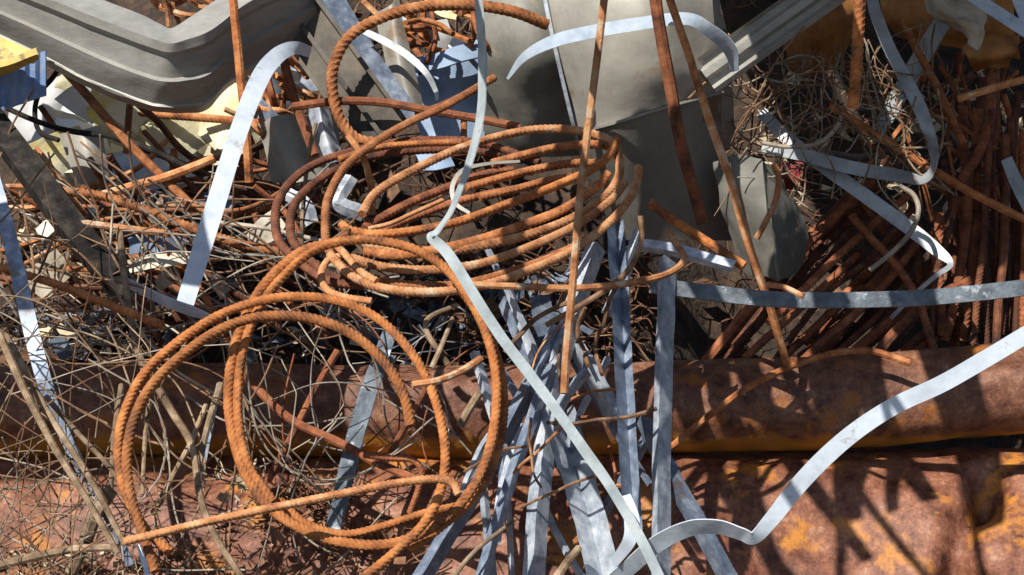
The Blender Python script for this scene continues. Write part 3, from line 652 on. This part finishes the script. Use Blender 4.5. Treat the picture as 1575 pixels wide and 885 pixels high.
coil('straight thick rod with a bent end lying across the foot of the front coil', 'rebar2', 18,
     [(190, 834), (300, 808), (420, 782), (540, 756), (630, 741), (672, 738), (696, 744), (706, 762)], fc, -.06, None, 'bent_rod', 'rod')
coil('thin bent rod end behind the foot of the front coil', 'dark', 14, [(560, 700), (600, 706), (632, 708), (648, 724), (644, 750), (630, 790)], 2.06, 0, None, 'bent_rod', 'rod')

UG = 'ribbed rebar turns of the upper coil'
UC = [
    ('nearest turn of the upper coil, starting at the blunt cut end by the strap fold', 'orange', 19, [(526, 344), (540, 354), (580, 360), (640, 355), (710, 340), (779, 315), (850, 289), (905, 264), (936, 240), (950, 214)], -.03),
    ('left rising turn of the upper coil that runs off up behind the upright strap', 'rebar', 18, [(760, 120), (735, 135), (686, 163), (632, 187), (578, 218), (530, 257), (506, 304), (502, 350), (506, 384), (526, 412), (556, 430)], -.02),
    ('pale top turn of the upper coil with a kink at its right end', 'rebar2', 19, [(556, 330), (578, 297), (632, 264), (712, 226), (801, 203), (869, 199), (920, 208), (946, 222), (953, 246), (952, 272), (930, 304), (885, 334), (830, 356), (760, 374), (690, 386), (620, 390), (560, 376)], -.012),
    ('lower right turn of the upper coil ending in an upturned cut end', 'rebar2', 18, [(983, 258), (981, 278), (968, 306), (936, 344), (882, 384), (812, 416), (748, 438), (668, 449), (590, 444), (540, 424), (508, 392)], -.035),
    ('broad lower turn of the upper coil with a short end at right', 'rebar', 20, [(934, 268), (918, 286), (866, 322), (790, 352), (700, 378), (620, 392), (560, 386)], -.022),
    ('pale lower turn of the upper coil below the broad one', 'rebar2', 18, [(960, 282), (940, 308), (890, 344), (820, 378), (740, 406), (660, 416), (590, 412), (540, 398)], -.03),
    ('ribbed front turn of the upper coil lying lowest of all', 'rebar', 19, [(956, 318), (920, 356), (860, 392), (790, 418), (720, 436), (650, 440), (580, 432), (534, 408)], .0),
    ('ribbed rebar lying inside the upper coil, highest one', 'rebar', 18, [(756, 252), (800, 240), (850, 228), (900, 222), (940, 226)], .0),
    ('ribbed rebar lying inside the upper coil, second one down', 'rebar', 18, [(716, 288), (770, 274), (830, 260), (880, 252), (930, 252)], .01),
    ('ribbed rebar lying inside the upper coil, third one down', 'rebar', 17, [(738, 304), (790, 292), (850, 276), (900, 272)], .02),
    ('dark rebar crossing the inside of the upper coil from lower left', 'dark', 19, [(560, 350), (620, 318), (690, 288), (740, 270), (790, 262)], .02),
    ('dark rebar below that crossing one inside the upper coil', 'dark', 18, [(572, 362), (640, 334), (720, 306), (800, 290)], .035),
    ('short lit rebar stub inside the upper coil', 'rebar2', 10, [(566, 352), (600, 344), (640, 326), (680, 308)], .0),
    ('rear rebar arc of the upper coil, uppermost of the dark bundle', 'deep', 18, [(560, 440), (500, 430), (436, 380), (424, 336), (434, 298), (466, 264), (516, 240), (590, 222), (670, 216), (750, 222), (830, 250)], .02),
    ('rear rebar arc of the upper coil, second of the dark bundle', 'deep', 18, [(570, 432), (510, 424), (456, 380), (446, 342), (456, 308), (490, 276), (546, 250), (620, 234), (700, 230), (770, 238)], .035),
    ('rear rebar arc of the upper coil, reddest of the dark bundle', 'orange', 15, [(520, 246), (580, 228), (640, 222), (710, 220)], -.01),
    ('pale rebar under the upper coil with a hooked end', 'rebar2', 15, [(524, 392), (504, 400), (494, 422), (502, 446), (530, 458), (572, 464)], -.03),
    ('short slanting rebar end at the left foot of the upper coil', 'rebar2', 17, [(512, 372), (534, 396), (556, 420), (580, 434)], -.045),
]
for lab, m, w_, pts, off in UC:
    coil(lab, m, w_, pts, uc, off, UG, 'coil_turn')
strap('strap', 'small dull grey strip hooked round inside the upper coil', WST, 'sheet',
      [(800, 248, 2.22, 5, .0), (750, 252, 2.21, 6, 0), (712, 262, 2.20, 8, 0), (696, 286, 2.19, 9, 0), (700, 312, 2.18, 8, 0), (722, 328, 2.17, 6, 0)])

# rebar arch over the top
rod('rebar_arch', 'thick ribbed rebar arching over the top of the dark beam', 'rebar', 'rebar', 18,
    [(590, 220, 2.42), (550, 214, 2.42), (524, 184, 2.42), (512, 140, 2.42), (514, 98, 2.42), (538, 56, 2.42), (586, 28, 2.42), (650, 10, 2.42), (720, 8, 2.43), (790, 18, 2.44), (842, 38, 2.46)], rib=True)
rod('rod', 'dark rod lying level behind the upper coil', 'rod', 'dark', 13, [(450, 164, 2.44), (520, 156, 2.43), (590, 158, 2.43), (660, 170, 2.42), (730, 182, 2.42), (800, 196, 2.42)])
rod('rod', 'brown rod slanting up to the strap at top centre', 'rod', 'dark', 11, [(640, 178, 2.44), (690, 158, 2.43), (740, 134, 2.42)])
rod('rod', 'rusty upright stub below the blue grey box side', 'rod', 'rebar', 10, [(714, 180, 2.46), (714, 222, 2.44)])

# ================================================================== TALL RODS
rod('rod', 'thin sunlit rod standing almost upright in front of the upper coil', 'rod', 'rebar2', 13,
    [(934, -30, 1.90), (922, 60, 1.89), (908, 180, 1.87), (893, 300, 1.85), (880, 440, 1.83), (872, 540, 1.82), (868, 606, 1.81)], wob=.003)
rod('rod', 'thick dark rod leaning in front of the grey hopper', 'rod', 'dark', 19, [(1004, -30, 2.34), (1022, 80, 2.36), (1042, 190, 2.38), (1062, 270, 2.40), (1080, 345, 2.42)], wob=.003)
rod('rod', 'long thin rod leaning right of the thick dark rod down to the pipe', 'rod', 'rebar2', 13, [(1022, -30, 2.22), (1050, 56, 2.22), (1090, 180, 2.21), (1128, 290, 2.20), (1166, 420, 2.20), (1192, 500, 2.22), (1212, 560, 2.25)], wob=.003)
rod('rod', 'brown rod standing in front of the sagging deck sheet', 'rod', 'rebar', 14, [(356, -30, 2.26), (362, 40, 2.26), (370, 120, 2.26), (378, 200, 2.26), (384, 280, 2.27)])
rod('rod', 'upright orange ribbed rebar hanging in the upper right', 'rebar', 'orange', 19, [(1324, -30, 1.96), (1321, 40, 1.97), (1317, 110, 1.98), (1312, 166, 1.99)], rib=True)
rod('rod', 'dark rod slanting from the blue panel across the foam blocks', 'rod', 'rebar', 14, [(84, 92, 2.56), (130, 142, 2.52), (190, 212, 2.48), (240, 262, 2.46), (290, 312, 2.44)])
rod('rod', 'short orange peg standing before the square foam block', 'rod', 'orange', 11, [(200, 158, 2.60), (197, 195, 2.59), (194, 236, 2.58)])
rod('rod', 'short orange peg below the ochre scrap', 'rod', 'orange', 12, [(268, 232, 2.56), (266, 262, 2.54), (264, 300, 2.53)])
rod('rod', 'orange rod running out from the right of the upper coil', 'rod', 'orange', 15, [(1000, 312, 2.2), (1038, 340, 2.20), (1090, 374, 2.18), (1146, 410, 2.16)], wob=.002)
rod('rod', 'thin rod hooked round below the upper coil', 'rod', 'rebar2', 11, [(700, 438, 1.95), (790, 441, 1.95), (880, 443, 1.95), (960, 437, 1.96), (1016, 426, 1.98), (1046, 410, 2.0), (1052, 394, 2.02), (1040, 376, 2.05), (1028, 356, 2.08)])
rod('rod', 'thin brown wire rod drooping in an arc under the coil into the bars', 'rod', 'wire', 9, [(985, 332, 2.02), (986, 370, 2.02), (972, 408, 2.01), (940, 440, 2.0), (890, 472, 1.99), (840, 500, 1.98)])
rod('rod', 'rusty rod lying over the pipe in a low curve', 'rod', 'rebar', 11, [(1030, 690, 2.20), (1090, 640, 2.21), (1150, 596, 2.23), (1216, 564, 2.25), (1280, 544, 2.26), (1340, 540, 2.27), (1400, 558, 2.26)])
rod('rod', 'thin pale curl hanging on the cornered grey strap', 'wire', 'palewire', 8, [(1384, 286, 2.42), (1406, 300, 2.41), (1413, 326, 2.40), (1400, 358, 2.41), (1372, 388, 2.42), (1338, 416, 2.43)])
rod('rod', 'curved brown rod end standing by the crushed bucket', 'rod', 'rebar2', 10, [(1190, 252, 2.44), (1198, 274, 2.44), (1192, 310, 2.44), (1178, 340, 2.44), (1164, 366, 2.45)])
rod('rod', 'pale straw coloured rod end poking in from the right', 'rod', 'rebar2', 12, [(1474, 152, 2.40), (1520, 138, 2.40), (1600, 116, 2.40)])
rod('rod', 'short yellowish rod lying on the chipped black bar', 'rod', 'rebar2', 9, [(1180, 438, 2.06), (1206, 442, 2.05), (1236, 456, 2.04)])
rod('rod', 'short slanting rod end between folded strap and front coil', 'rod', 'rebar2', 12, [(634, 592, 1.86), (672, 586, 1.87), (708, 572, 1.90), (740, 552, 1.93)])
rod('rod', 'pale rod piece under the arc end of the front coil', 'rod', 'stick', 14, [(738, 604, 2.0), (722, 630, 2.0), (708, 656, 2.0)])
rod('rod', 'dark rod slanting through the middle of the front coil', 'rod', 'dark', 14, [(360, 560, 2.14), (440, 640, 2.12), (520, 680, 2.1), (580, 712, 2.08), (640, 738, 2.06)])
rod('rod', 'dark rod rising from the debris inside the front coil', 'rod', 'dark', 12, [(412, 740, 2.12), (450, 668, 2.12), (490, 590, 2.14), (520, 540, 2.16)])
rod('rod', 'thin dark rod leaning under the cut hoop end', 'rod', 'dark', 10, [(592, 712, 2.1), (610, 680, 2.1), (632, 640, 2.1), (660, 590, 2.12)])
rod('rod', 'ribbed rusty rebar descending at left behind the white hanging strap', 'rebar', 'rebar', 15, [(70, 292, 2.38), (150, 300, 2.36), (210, 318, 2.34), (280, 346, 2.32), (350, 370, 2.30), (440, 388, 2.28)], rib=True)
rod('rod', 'ribbed orange rebar slanting in low at the left edge', 'rebar', 'rebar', 14, [(-30, 402, 2.16), (46, 424, 2.15), (110, 446, 2.14), (180, 474, 2.13), (250, 500, 2.12)], rib=True)
rod('rod', 'pale straight rod under the ribbed rebar at left', 'rod', 'rebar2', 11, [(110, 340, 2.30), (180, 350, 2.29), (262, 360, 2.28)])
rod('rod', 'yellowish rod end slanting up below the foam blocks', 'rod', 'rebar2', 14, [(140, 306, 2.46), (200, 288, 2.45), (262, 270, 2.44), (330, 244, 2.44)])
rod('rod', 'ribbed brown rebar lying level under the deck sheet', 'rebar', 'rebar', 13, [(110, 166, 2.66), (200, 172, 2.64), (290, 180, 2.62), (420, 190, 2.60)], rib=True)
rod('rod', 'thin black bent wire rod looping over the white crumpled sheet', 'wire', 'rubber', 8, [(96, 98, 2.62), (80, 122, 2.62), (60, 146, 2.6), (54, 176, 2.6), (62, 204, 2.59), (90, 216, 2.58)])
rod('rod', 'black drooping cable crossing above the dark timber', 'cable', 'rubber', 9, [(-20, 152, 2.54), (50, 184, 2.52), (110, 202, 2.5), (180, 212, 2.49), (250, 238, 2.47), (320, 276, 2.45)])
rod('rod', 'rusty rod hanging beside the arch of the white strap', 'rod', 'dark', 15, [(432, 74, 2.50), (446, 130, 2.49), (462, 180, 2.48), (484, 240, 2.46)])
rod('rod', 'slim pale upright rod left of the upper coil', 'rod', 'stick', 7, [(486, 190, 2.34), (476, 232, 2.33), (468, 300, 2.31), (464, 380, 2.30)])
rod('rod', 'long thin grey upright rod left of the front coil', 'rod', 'stick', 11, [(184, 356, 2.22), (192, 430, 2.18), (204, 510, 2.14), (222, 570, 2.10)])
rod('rod', 'brown rod hook curling out of the upper coil at left', 'rod', 'rebar2', 11, [(536, 210, 2.26), (548, 226, 2.25), (562, 250, 2.25), (572, 290, 2.25), (572, 330, 2.25)])
rod('rod', 'long bright level rod left of the coils', 'rod', 'palewire', 7, [(330, 342, 2.30), (400, 350, 2.28), (450, 360, 2.26), (500, 372, 2.25)])

# right-hand hollow: big rusty rods
HG = 'rusty rods lying in the dark hollow'
HR = [
    [(1090, 560, 2.62), (1200, 430, 2.66), (1330, 280, 2.70)], [(1150, 560, 2.54), (1260, 440, 2.60), (1390, 320, 2.66)],
    [(1130, 500, 2.64), (1220, 390, 2.70), (1310, 300, 2.74)],
    [(1230, 560, 2.52), (1330, 460, 2.58), (1420, 380, 2.64)], [(1290, 560, 2.56), (1380, 470, 2.62), (1450, 400, 2.66)],
    [(1190, 560, 2.60), (1290, 470, 2.66), (1380, 400, 2.72)], [(1110, 530, 2.70), (1230, 400, 2.75), (1340, 296, 2.8)], [(1180, 500, 2.52), (1290, 400, 2.58), (1400, 300, 2.64)],
    [(1260, 550, 2.66), (1340, 450, 2.7), (1430, 340, 2.76)], [(1310, 560, 2.62), (1400, 440, 2.66), (1470, 350, 2.72)], [(1230, 520, 2.72), (1320, 430, 2.76), (1400, 350, 2.8)], [(1370, 560, 2.6), (1430, 500, 2.64), (1490, 450, 2.68)], [(1340, 550, 2.5), (1420, 480, 2.55), (1500, 420, 2.60)]]
rh = random.Random(3)
HR = [[(x + rh.uniform(-12, 12), y + rh.uniform(-9, 9), d) for x, y, d in q] for p in HR for q in (p, [(x + rh.uniform(4, 34), y + rh.uniform(-6, 22), d + .05) for x, y, d in p])]
HR = [q if rh.random() > .12 else [q[0], q[1], (q[2][0] - (q[2][0] - q[1][0]) * .6, q[2][1] - (q[2][1] - q[1][1]) * .6, q[2][2])] for q in HR]
HR += [[(1310, 330, 2.58), (1400, 440, 2.54), (1440, 540, 2.5)]]
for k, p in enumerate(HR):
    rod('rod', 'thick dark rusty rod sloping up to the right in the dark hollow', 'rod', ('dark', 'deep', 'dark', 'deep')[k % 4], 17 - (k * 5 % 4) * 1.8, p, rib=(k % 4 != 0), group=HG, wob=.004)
VR = [[(1536, 120, 2.62), (1512, 220, 2.60), (1486, 300, 2.58)], [(1526, 180, 2.60), (1514, 350, 2.58), (1498, 530, 2.56)], [(1548, 200, 2.58), (1536, 360, 2.56), (1524, 530, 2.54)],
      [(1484, 260, 2.62), (1476, 400, 2.6), (1462, 530, 2.58)], [(1462, 320, 2.56), (1450, 430, 2.56), (1440, 530, 2.56)], [(1568, 240, 2.62), (1562, 400, 2.6), (1556, 530, 2.58)], [(1432, 360, 2.62), (1440, 450, 2.6), (1452, 530, 2.58)],
      [(1502, 160, 2.68), (1490, 320, 2.66), (1484, 540, 2.64)], [(1556, 150, 2.66), (1546, 340, 2.64), (1540, 540, 2.62)], [(1580, 200, 2.6), (1578, 380, 2.58), (1574, 540, 2.56)]]
VR = [q for p in VR for q in (p, [(x - 15 + 6 * (i - 1), y + 5, d + .05) for i, (x, y, d) in enumerate(p)])]
VR = [[(x + rh.uniform(-11, 11), y + rh.uniform(-25, 10), d) for x, y, d in p] for p in VR]
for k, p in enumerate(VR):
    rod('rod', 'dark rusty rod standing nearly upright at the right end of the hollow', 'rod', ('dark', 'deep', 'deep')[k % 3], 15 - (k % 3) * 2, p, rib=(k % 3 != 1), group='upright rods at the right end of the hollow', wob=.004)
rod('rod', 'brown rod slanting down behind the looping grey strap', 'rod', 'rebar', 13, [(1386, 30, 2.56), (1412, 80, 2.55), (1444, 140, 2.54), (1482, 222, 2.52)])
rod('rod', 'long brown rod crossing the hollow down to the right edge', 'rod', 'rebar', 13, [(1276, 162, 2.56), (1340, 204, 2.54), (1420, 252, 2.52), (1500, 300, 2.50), (1620, 360, 2.48)])
rod('rod', 'thin grey root strand arching across the mouth of the hollow', 'root', 'palewire', 7, [(1172, 220, 2.50), (1210, 226, 2.49), (1256, 222, 2.48), (1284, 200, 2.48), (1296, 176, 2.49)])

# ================================================================== STICKS, LOWER LEFT
ST = [
    ('long straight stick leaning in the lower left, nearer the edge', 13, [(-4, 512, 1.92), (40, 600, 1.90), (100, 716, 1.88), (184, 850, 1.86)]),
    ('long straight stick leaning in the lower left, with yellowish bark', 12, [(8, 516, 1.94), (66, 620, 1.92), (130, 720, 1.9), (190, 836, 1.88)]),
    ('crooked pale stick inside the left of the front coil', 13, [(246, 600, 1.98), (268, 640, 1.97), (296, 690, 1.95), (306, 760, 1.92), (330, 822, 1.9), (372, 890, 1.88)]),
    ('grey forked stick beside the crooked pale stick', 12, [(342, 590, 2.04), (326, 640, 2.02), (310, 700, 2.0), (304, 750, 1.98)]),
    ('upright stick just left of the front coil', 10, [(186, 590, 1.98), (180, 640, 1.97), (174, 700, 1.96), (170, 760, 1.95)]),
    ('thin upright stick inside the left edge of the front coil', 8, [(230, 620, 2.0), (222, 690, 2.0), (216, 760, 1.98)]),
    ('brown stick sloping up right inside the front coil', 11, [(236, 790, 2.02), (270, 730, 2.02), (296, 680, 2.02), (318, 620, 2.04)]),
    ('slanting stick from the pipe to the foot of the left sticks', 9, [(70, 612, 1.96), (120, 666, 1.95), (170, 720, 1.94), (200, 770, 1.93)]),
    ('thick grey ribbed stump of hose at the lower left', 26, [(170, 752, 1.98), (146, 790, 1.97), (130, 832, 1.97), (108, 880, 1.97)]),
    ('brown stick lying level at the lower left edge', 16, [(-20, 872, 1.93), (40, 858, 1.93), (110, 846, 1.93), (180, 846, 1.92)]),
    ('reddish bent stick slanting out of the tangle toward the bar fan', 10, [(690, 560, 1.99), (652, 500, 2.0), (700, 470, 2.02)]),
    ('thin bright stick left of the folded strap', 9, [(664, 566, 1.98), (684, 520, 1.99), (698, 486, 2.0)]),
    ('rod stub lying low at the foot of the bar fan', 15, [(846, 900, 1.90), (868, 866, 1.92), (890, 840, 1.94)]),
    ('thin stick crossing low left of the bar fan', 8, [(690, 900, 1.94), (730, 850, 1.95), (790, 800, 1.97)]),
]
for lab, w_, pts in ST:
    rod('stick', lab, 'stick', 'stick', w_, pts, wob=.004, taper=(1, .75))

# ================================================================== REPEATED FILLERS
rnd = random.Random(5)


def field(n, name, cat, label, group, mats, box, dr, ang, spread, length, curve, wpx, rib=0, sides=6, anchors=None):
    x0, y0, x1, y1 = box
    for i in range(n):
        cx, cy = rnd.uniform(x0, x1), rnd.uniform(y0, y1)
        if anchors: q = rnd.choice(anchors); cx, cy = rnd.gauss(q[0], q[2]), rnd.gauss(q[1], q[2])
        a = R(ang + rnd.uniform(-spread, spread)); L = rnd.uniform(*length)
        d0 = dr(cx, cy) + rnd.uniform(-.08, .08) if callable(dr) else rnd.uniform(*dr)
        bend = rnd.uniform(-curve, curve); pts = []
        k = 5
        for j in range(k):
            u = j / (k - 1) - .5
            x = cx + math.cos(a) * u * L + math.sin(a) * bend * L * (u * u * 4 - .5) + rnd.uniform(-1, 1) * L * .03
            y = cy + math.sin(a) * u * L - math.cos(a) * bend * L * (u * u * 4 - .5) + rnd.uniform(-1, 1) * L * .03
            pts.append((x, y, d0 + u * rnd.uniform(-.10, .10)))
        rod(name, label, cat, rnd.choice(mats), rnd.uniform(*wpx), pts, rib=rnd.random() < rib, group=group, sides=sides, wob=.007, sub=rnd.choice((10, 10, 10, 2)) if cat in ('wire', 'root') else 10)


back = lambda x, y: 2.62 - (y - 200) / 400 * .22
field(44, 'rod', 'rod', 'rusty rod jumbled with many others behind the white hanging strap', 'rods jumbled in the left of the heap', ['dark', 'deep', 'rebar', 'deep', 'rebar2'], (0, 215, 470, 440), back, 22, 40, (150, 380), .12, (7, 13), .35)
field(16, 'rod', 'rod', 'short rusty rod in the cluster under the arch of the white strap', 'rods under the arch of the white strap', ['rebar', 'dark', 'orange', 'rebar2'], (375, 80, 480, 200), (2.55, 2.75), 50, 50, (50, 130), .1, (7, 12), .3)
field(16, 'rod', 'rod', 'short rusty rod in the jumble behind the rebar arch', 'rods jumbled behind the rebar arch', ['rebar', 'dark', 'rebar2', 'orange'], (590, 10, 740, 90), (2.65, 2.85), 40, 70, (50, 120), .2, (7, 12), .3)
field(6, 'rod', 'rod', 'rusty rod end glimpsed above the V of the deck sheet', 'rods above the V of the deck sheet', ['rebar', 'rebar2'], (235, -10, 300, 25), (2.6, 2.7), 30, 60, (50, 110), .3, (7, 11))
field(80, 'wire', 'wire', 'thin tangled wire among the rods left of the coils', 'thin wires left of the coils', ['wire', 'greywire', 'palewire', 'wire'], (0, 300, 520, 560), lambda x, y: 2.36 - (y - 300) / 300 * .16, 30, 60, (140, 420), .35, (1.8, 4.2))
field(58, 'wire', 'wire', 'fine bent wire in front of the pipe at the lower left', 'fine wires in front of the pipe at lower left', ['wire', 'palewire', 'stick', 'wire'], (-10, 570, 330, 870), lambda x, y: 2.02 - (y - 600) / 300 * .1, 62, 42, (220, 560), .85, (1.6, 3.2), anchors=[(70, 660, 45), (150, 760, 40), (20, 800, 40), (240, 640, 35), (90, 850, 40)])
field(30, 'wire', 'wire', 'fine wire seen through the front coil', 'fine wires seen through the front coil', ['wire', 'greywire', 'palewire', 'dark'], (330, 500, 720, 800), lambda x, y: 2.14 - (y - 600) / 300 * .06, 55, 60, (160, 420), .6, (1.6, 3.4), anchors=[(420, 620, 40), (520, 690, 45), (600, 600, 40), (470, 780, 40)])
field(130, 'root', 'root', 'thin dry root hanging in the tangle right of the grey hopper', 'dry roots right of the grey hopper', ['palewire', 'stick', 'wire', 'stick', 'wire', 'stick'], (1130, 95, 1440, 270), (2.46, 2.70), 70, 80, (60, 190), .35, (1.4, 3.4))
field(26, 'rod', 'rod', 'thin rusty rod deep in the shaded jumble at the right', 'thin rods deep in the shade at right', ['dark', 'rebar', 'dark', 'greywire'], (1280, 60, 1570, 330), (2.66, 2.86), 60, 70, (80, 240), .15, (5, 11))
field(14, 'wire', 'wire', 'thin wire sticking out between the galvanised bars', 'thin wires between the galvanised bars', ['wire', 'dark', 'rebar2'], (700, 470, 960, 860), (1.98, 2.1), -40, 60, (60, 160), .15, (3, 8))


def scraps(n, label, group, mats, box, dr, size, cat='metal sheet'):
    for i in range(n):
        x, y = rnd.uniform(box[0], box[2]), rnd.uniform(box[1], box[3]); d = rnd.uniform(*dr); a = rnd.uniform(0, 6.28); L = rnd.uniform(*size); W = L * rnd.uniform(.35, .9)
        ca, sa = math.cos(a), math.sin(a); ti, tj = rnd.uniform(-.03, .03), rnd.uniform(-.03, .03); rows = []
        for u in (-1, 0, 1):
            rows.append([(x + (ca * u * L - sa * w_ * W) * .5 * rnd.uniform(.75, 1.15), y + (sa * u * L + ca * w_ * W) * .5 * rnd.uniform(.75, 1.15), d + ti * u + tj * w_ + .008 * u * u) for w_ in (-1, 0, 1)])
        tag(surf(rows, 6, 6, .0012, .002, 16, i + 70, ragged=.0025).build('sheet_scrap', M[rnd.choice(mats)]), label, cat, group)


scraps(34, 'pale torn sheet scrap lying among the rods at the upper left', 'pale sheet scraps at the upper left', ['cream', 'cream', 'whitesheet', 'cream', 'cloth'], (60, 140, 360, 300), (2.60, 2.86), (45, 100))
scraps(9, 'pale torn sheet scrap under the arch of the white hanging strap', 'pale sheet scraps under the arch of the white strap', ['cream', 'galv', 'whitesheet'], (375, 60, 500, 240), (2.74, 2.88), (35, 75))
scraps(7, 'pale torn sheet scrap in the jumble behind the rebar arch', 'pale sheet scraps behind the rebar arch', ['cream', 'galv', 'whitesheet'], (590, 0, 740, 90), (2.82, 2.94), (30, 60))
scraps(10, 'small torn sheet scrap among the rods left of the front coil', 'small sheet scraps left of the front coil', ['galvblue', 'cloth', 'bluesheet', 'whitesheet'], (20, 300, 420, 480), (2.36, 2.5), (30, 70))

# uncountable litter
def litter(name, n, m, boxes, size, seed, front=None, wires=.35):
    rr = random.Random(seed); mb = MB()
    for i in range(n):
        x0, y0, x1, y1 = rr.choice(boxes); px, py = rr.uniform(x0, x1), rr.uniform(y0, y1)
        if front: p = P(px, py, front(px, py) + rr.uniform(-.03, .04))
        else:
            p, d = on_mound(px, py); p = P(px, py, d - rr.uniform(0, .12))
        s = rr.uniform(*size); a = rr.uniform(0, 6.3); b = rr.uniform(-1, 1)
        u = np.array((math.cos(a) * math.cos(b), math.sin(a) * math.cos(b), math.sin(b))); v_ = norm(np.cross(u, (rr.uniform(-1, 1), rr.uniform(-1, 1), rr.uniform(-1, 1))))
        if rr.random() < wires:
            q = [p - u * s * 3.4, p - u * s + v_ * s * rr.uniform(-1.2, 1.2), p + u * s + v_ * s * rr.uniform(-1.2, 1.2), p + u * s * 3.4]
            tube(mb, q, s * .035 + .0006, 5, s * .8, sub=4)
        else:
            wv = np.cross(u, v_); t_ = s * .06; k = rr.uniform(.3, .8)
            c = [p - u * s - v_ * s * k * rr.uniform(.6, 1), p + u * s * rr.uniform(.6, 1) - v_ * s * k, p + u * s + v_ * s * k * rr.uniform(.4, 1), p - u * s * rr.uniform(.5, 1) + v_ * s * k]
            c[0] = c[0] + wv * s * rr.uniform(-.5, .5); c[2] = c[2] + wv * s * rr.uniform(-.5, .5)
            c = [*c, *[x + wv * t_ for x in c]]
            mb.add(c, [[0, 1, 2], [0, 2, 3], [6, 5, 4], [7, 6, 4], [0, 4, 5, 1], [1, 5, 6, 2], [2, 6, 7, 3], [3, 7, 4, 0]])
    o = mb.build(name, M[m], smooth=False); return tag(o, None, None, kind='stuff')


ALL = [(350, 0, 780, 300), (1080, 0, 1600, 540), (-40, 290, 560, 560), (640, 380, 1000, 540)]
litter('scrap_litter', 850, 'litter', ALL, (.008, .026), 1, wires=.6)
litter('scrap_litter', 300, 'wire', ALL, (.012, .04), 2, wires=.8)
litter('scrap_litter', 340, 'litterp', [(-40, 290, 560, 560), (1150, 120, 1600, 330)], (.006, .02), 3)
litter('scrap_litter', 300, 'galvblue', [(0, 300, 560, 560), (560, 420, 900, 620)], (.008, .026), 4)
low = lambda x, y: 2.12
litter('rust_flakes', 420, 'litter', [(230, 800, 660, 890), (-10, 850, 300, 890), (400, 740, 540, 800)], (.004, .014), 5, front=lambda x, y: 2.145 - (y - 780) / 110 * .03, wires=.3)
litter('rust_flakes', 90, 'litterp', [(-10, 850, 300, 890), (330, 700, 410, 780)], (.004, .011), 6, front=lambda x, y: 2.14 - (y - 780) / 110 * .03, wires=.2)
for o in S.objects:
    if '_o' in o: del o['_o']
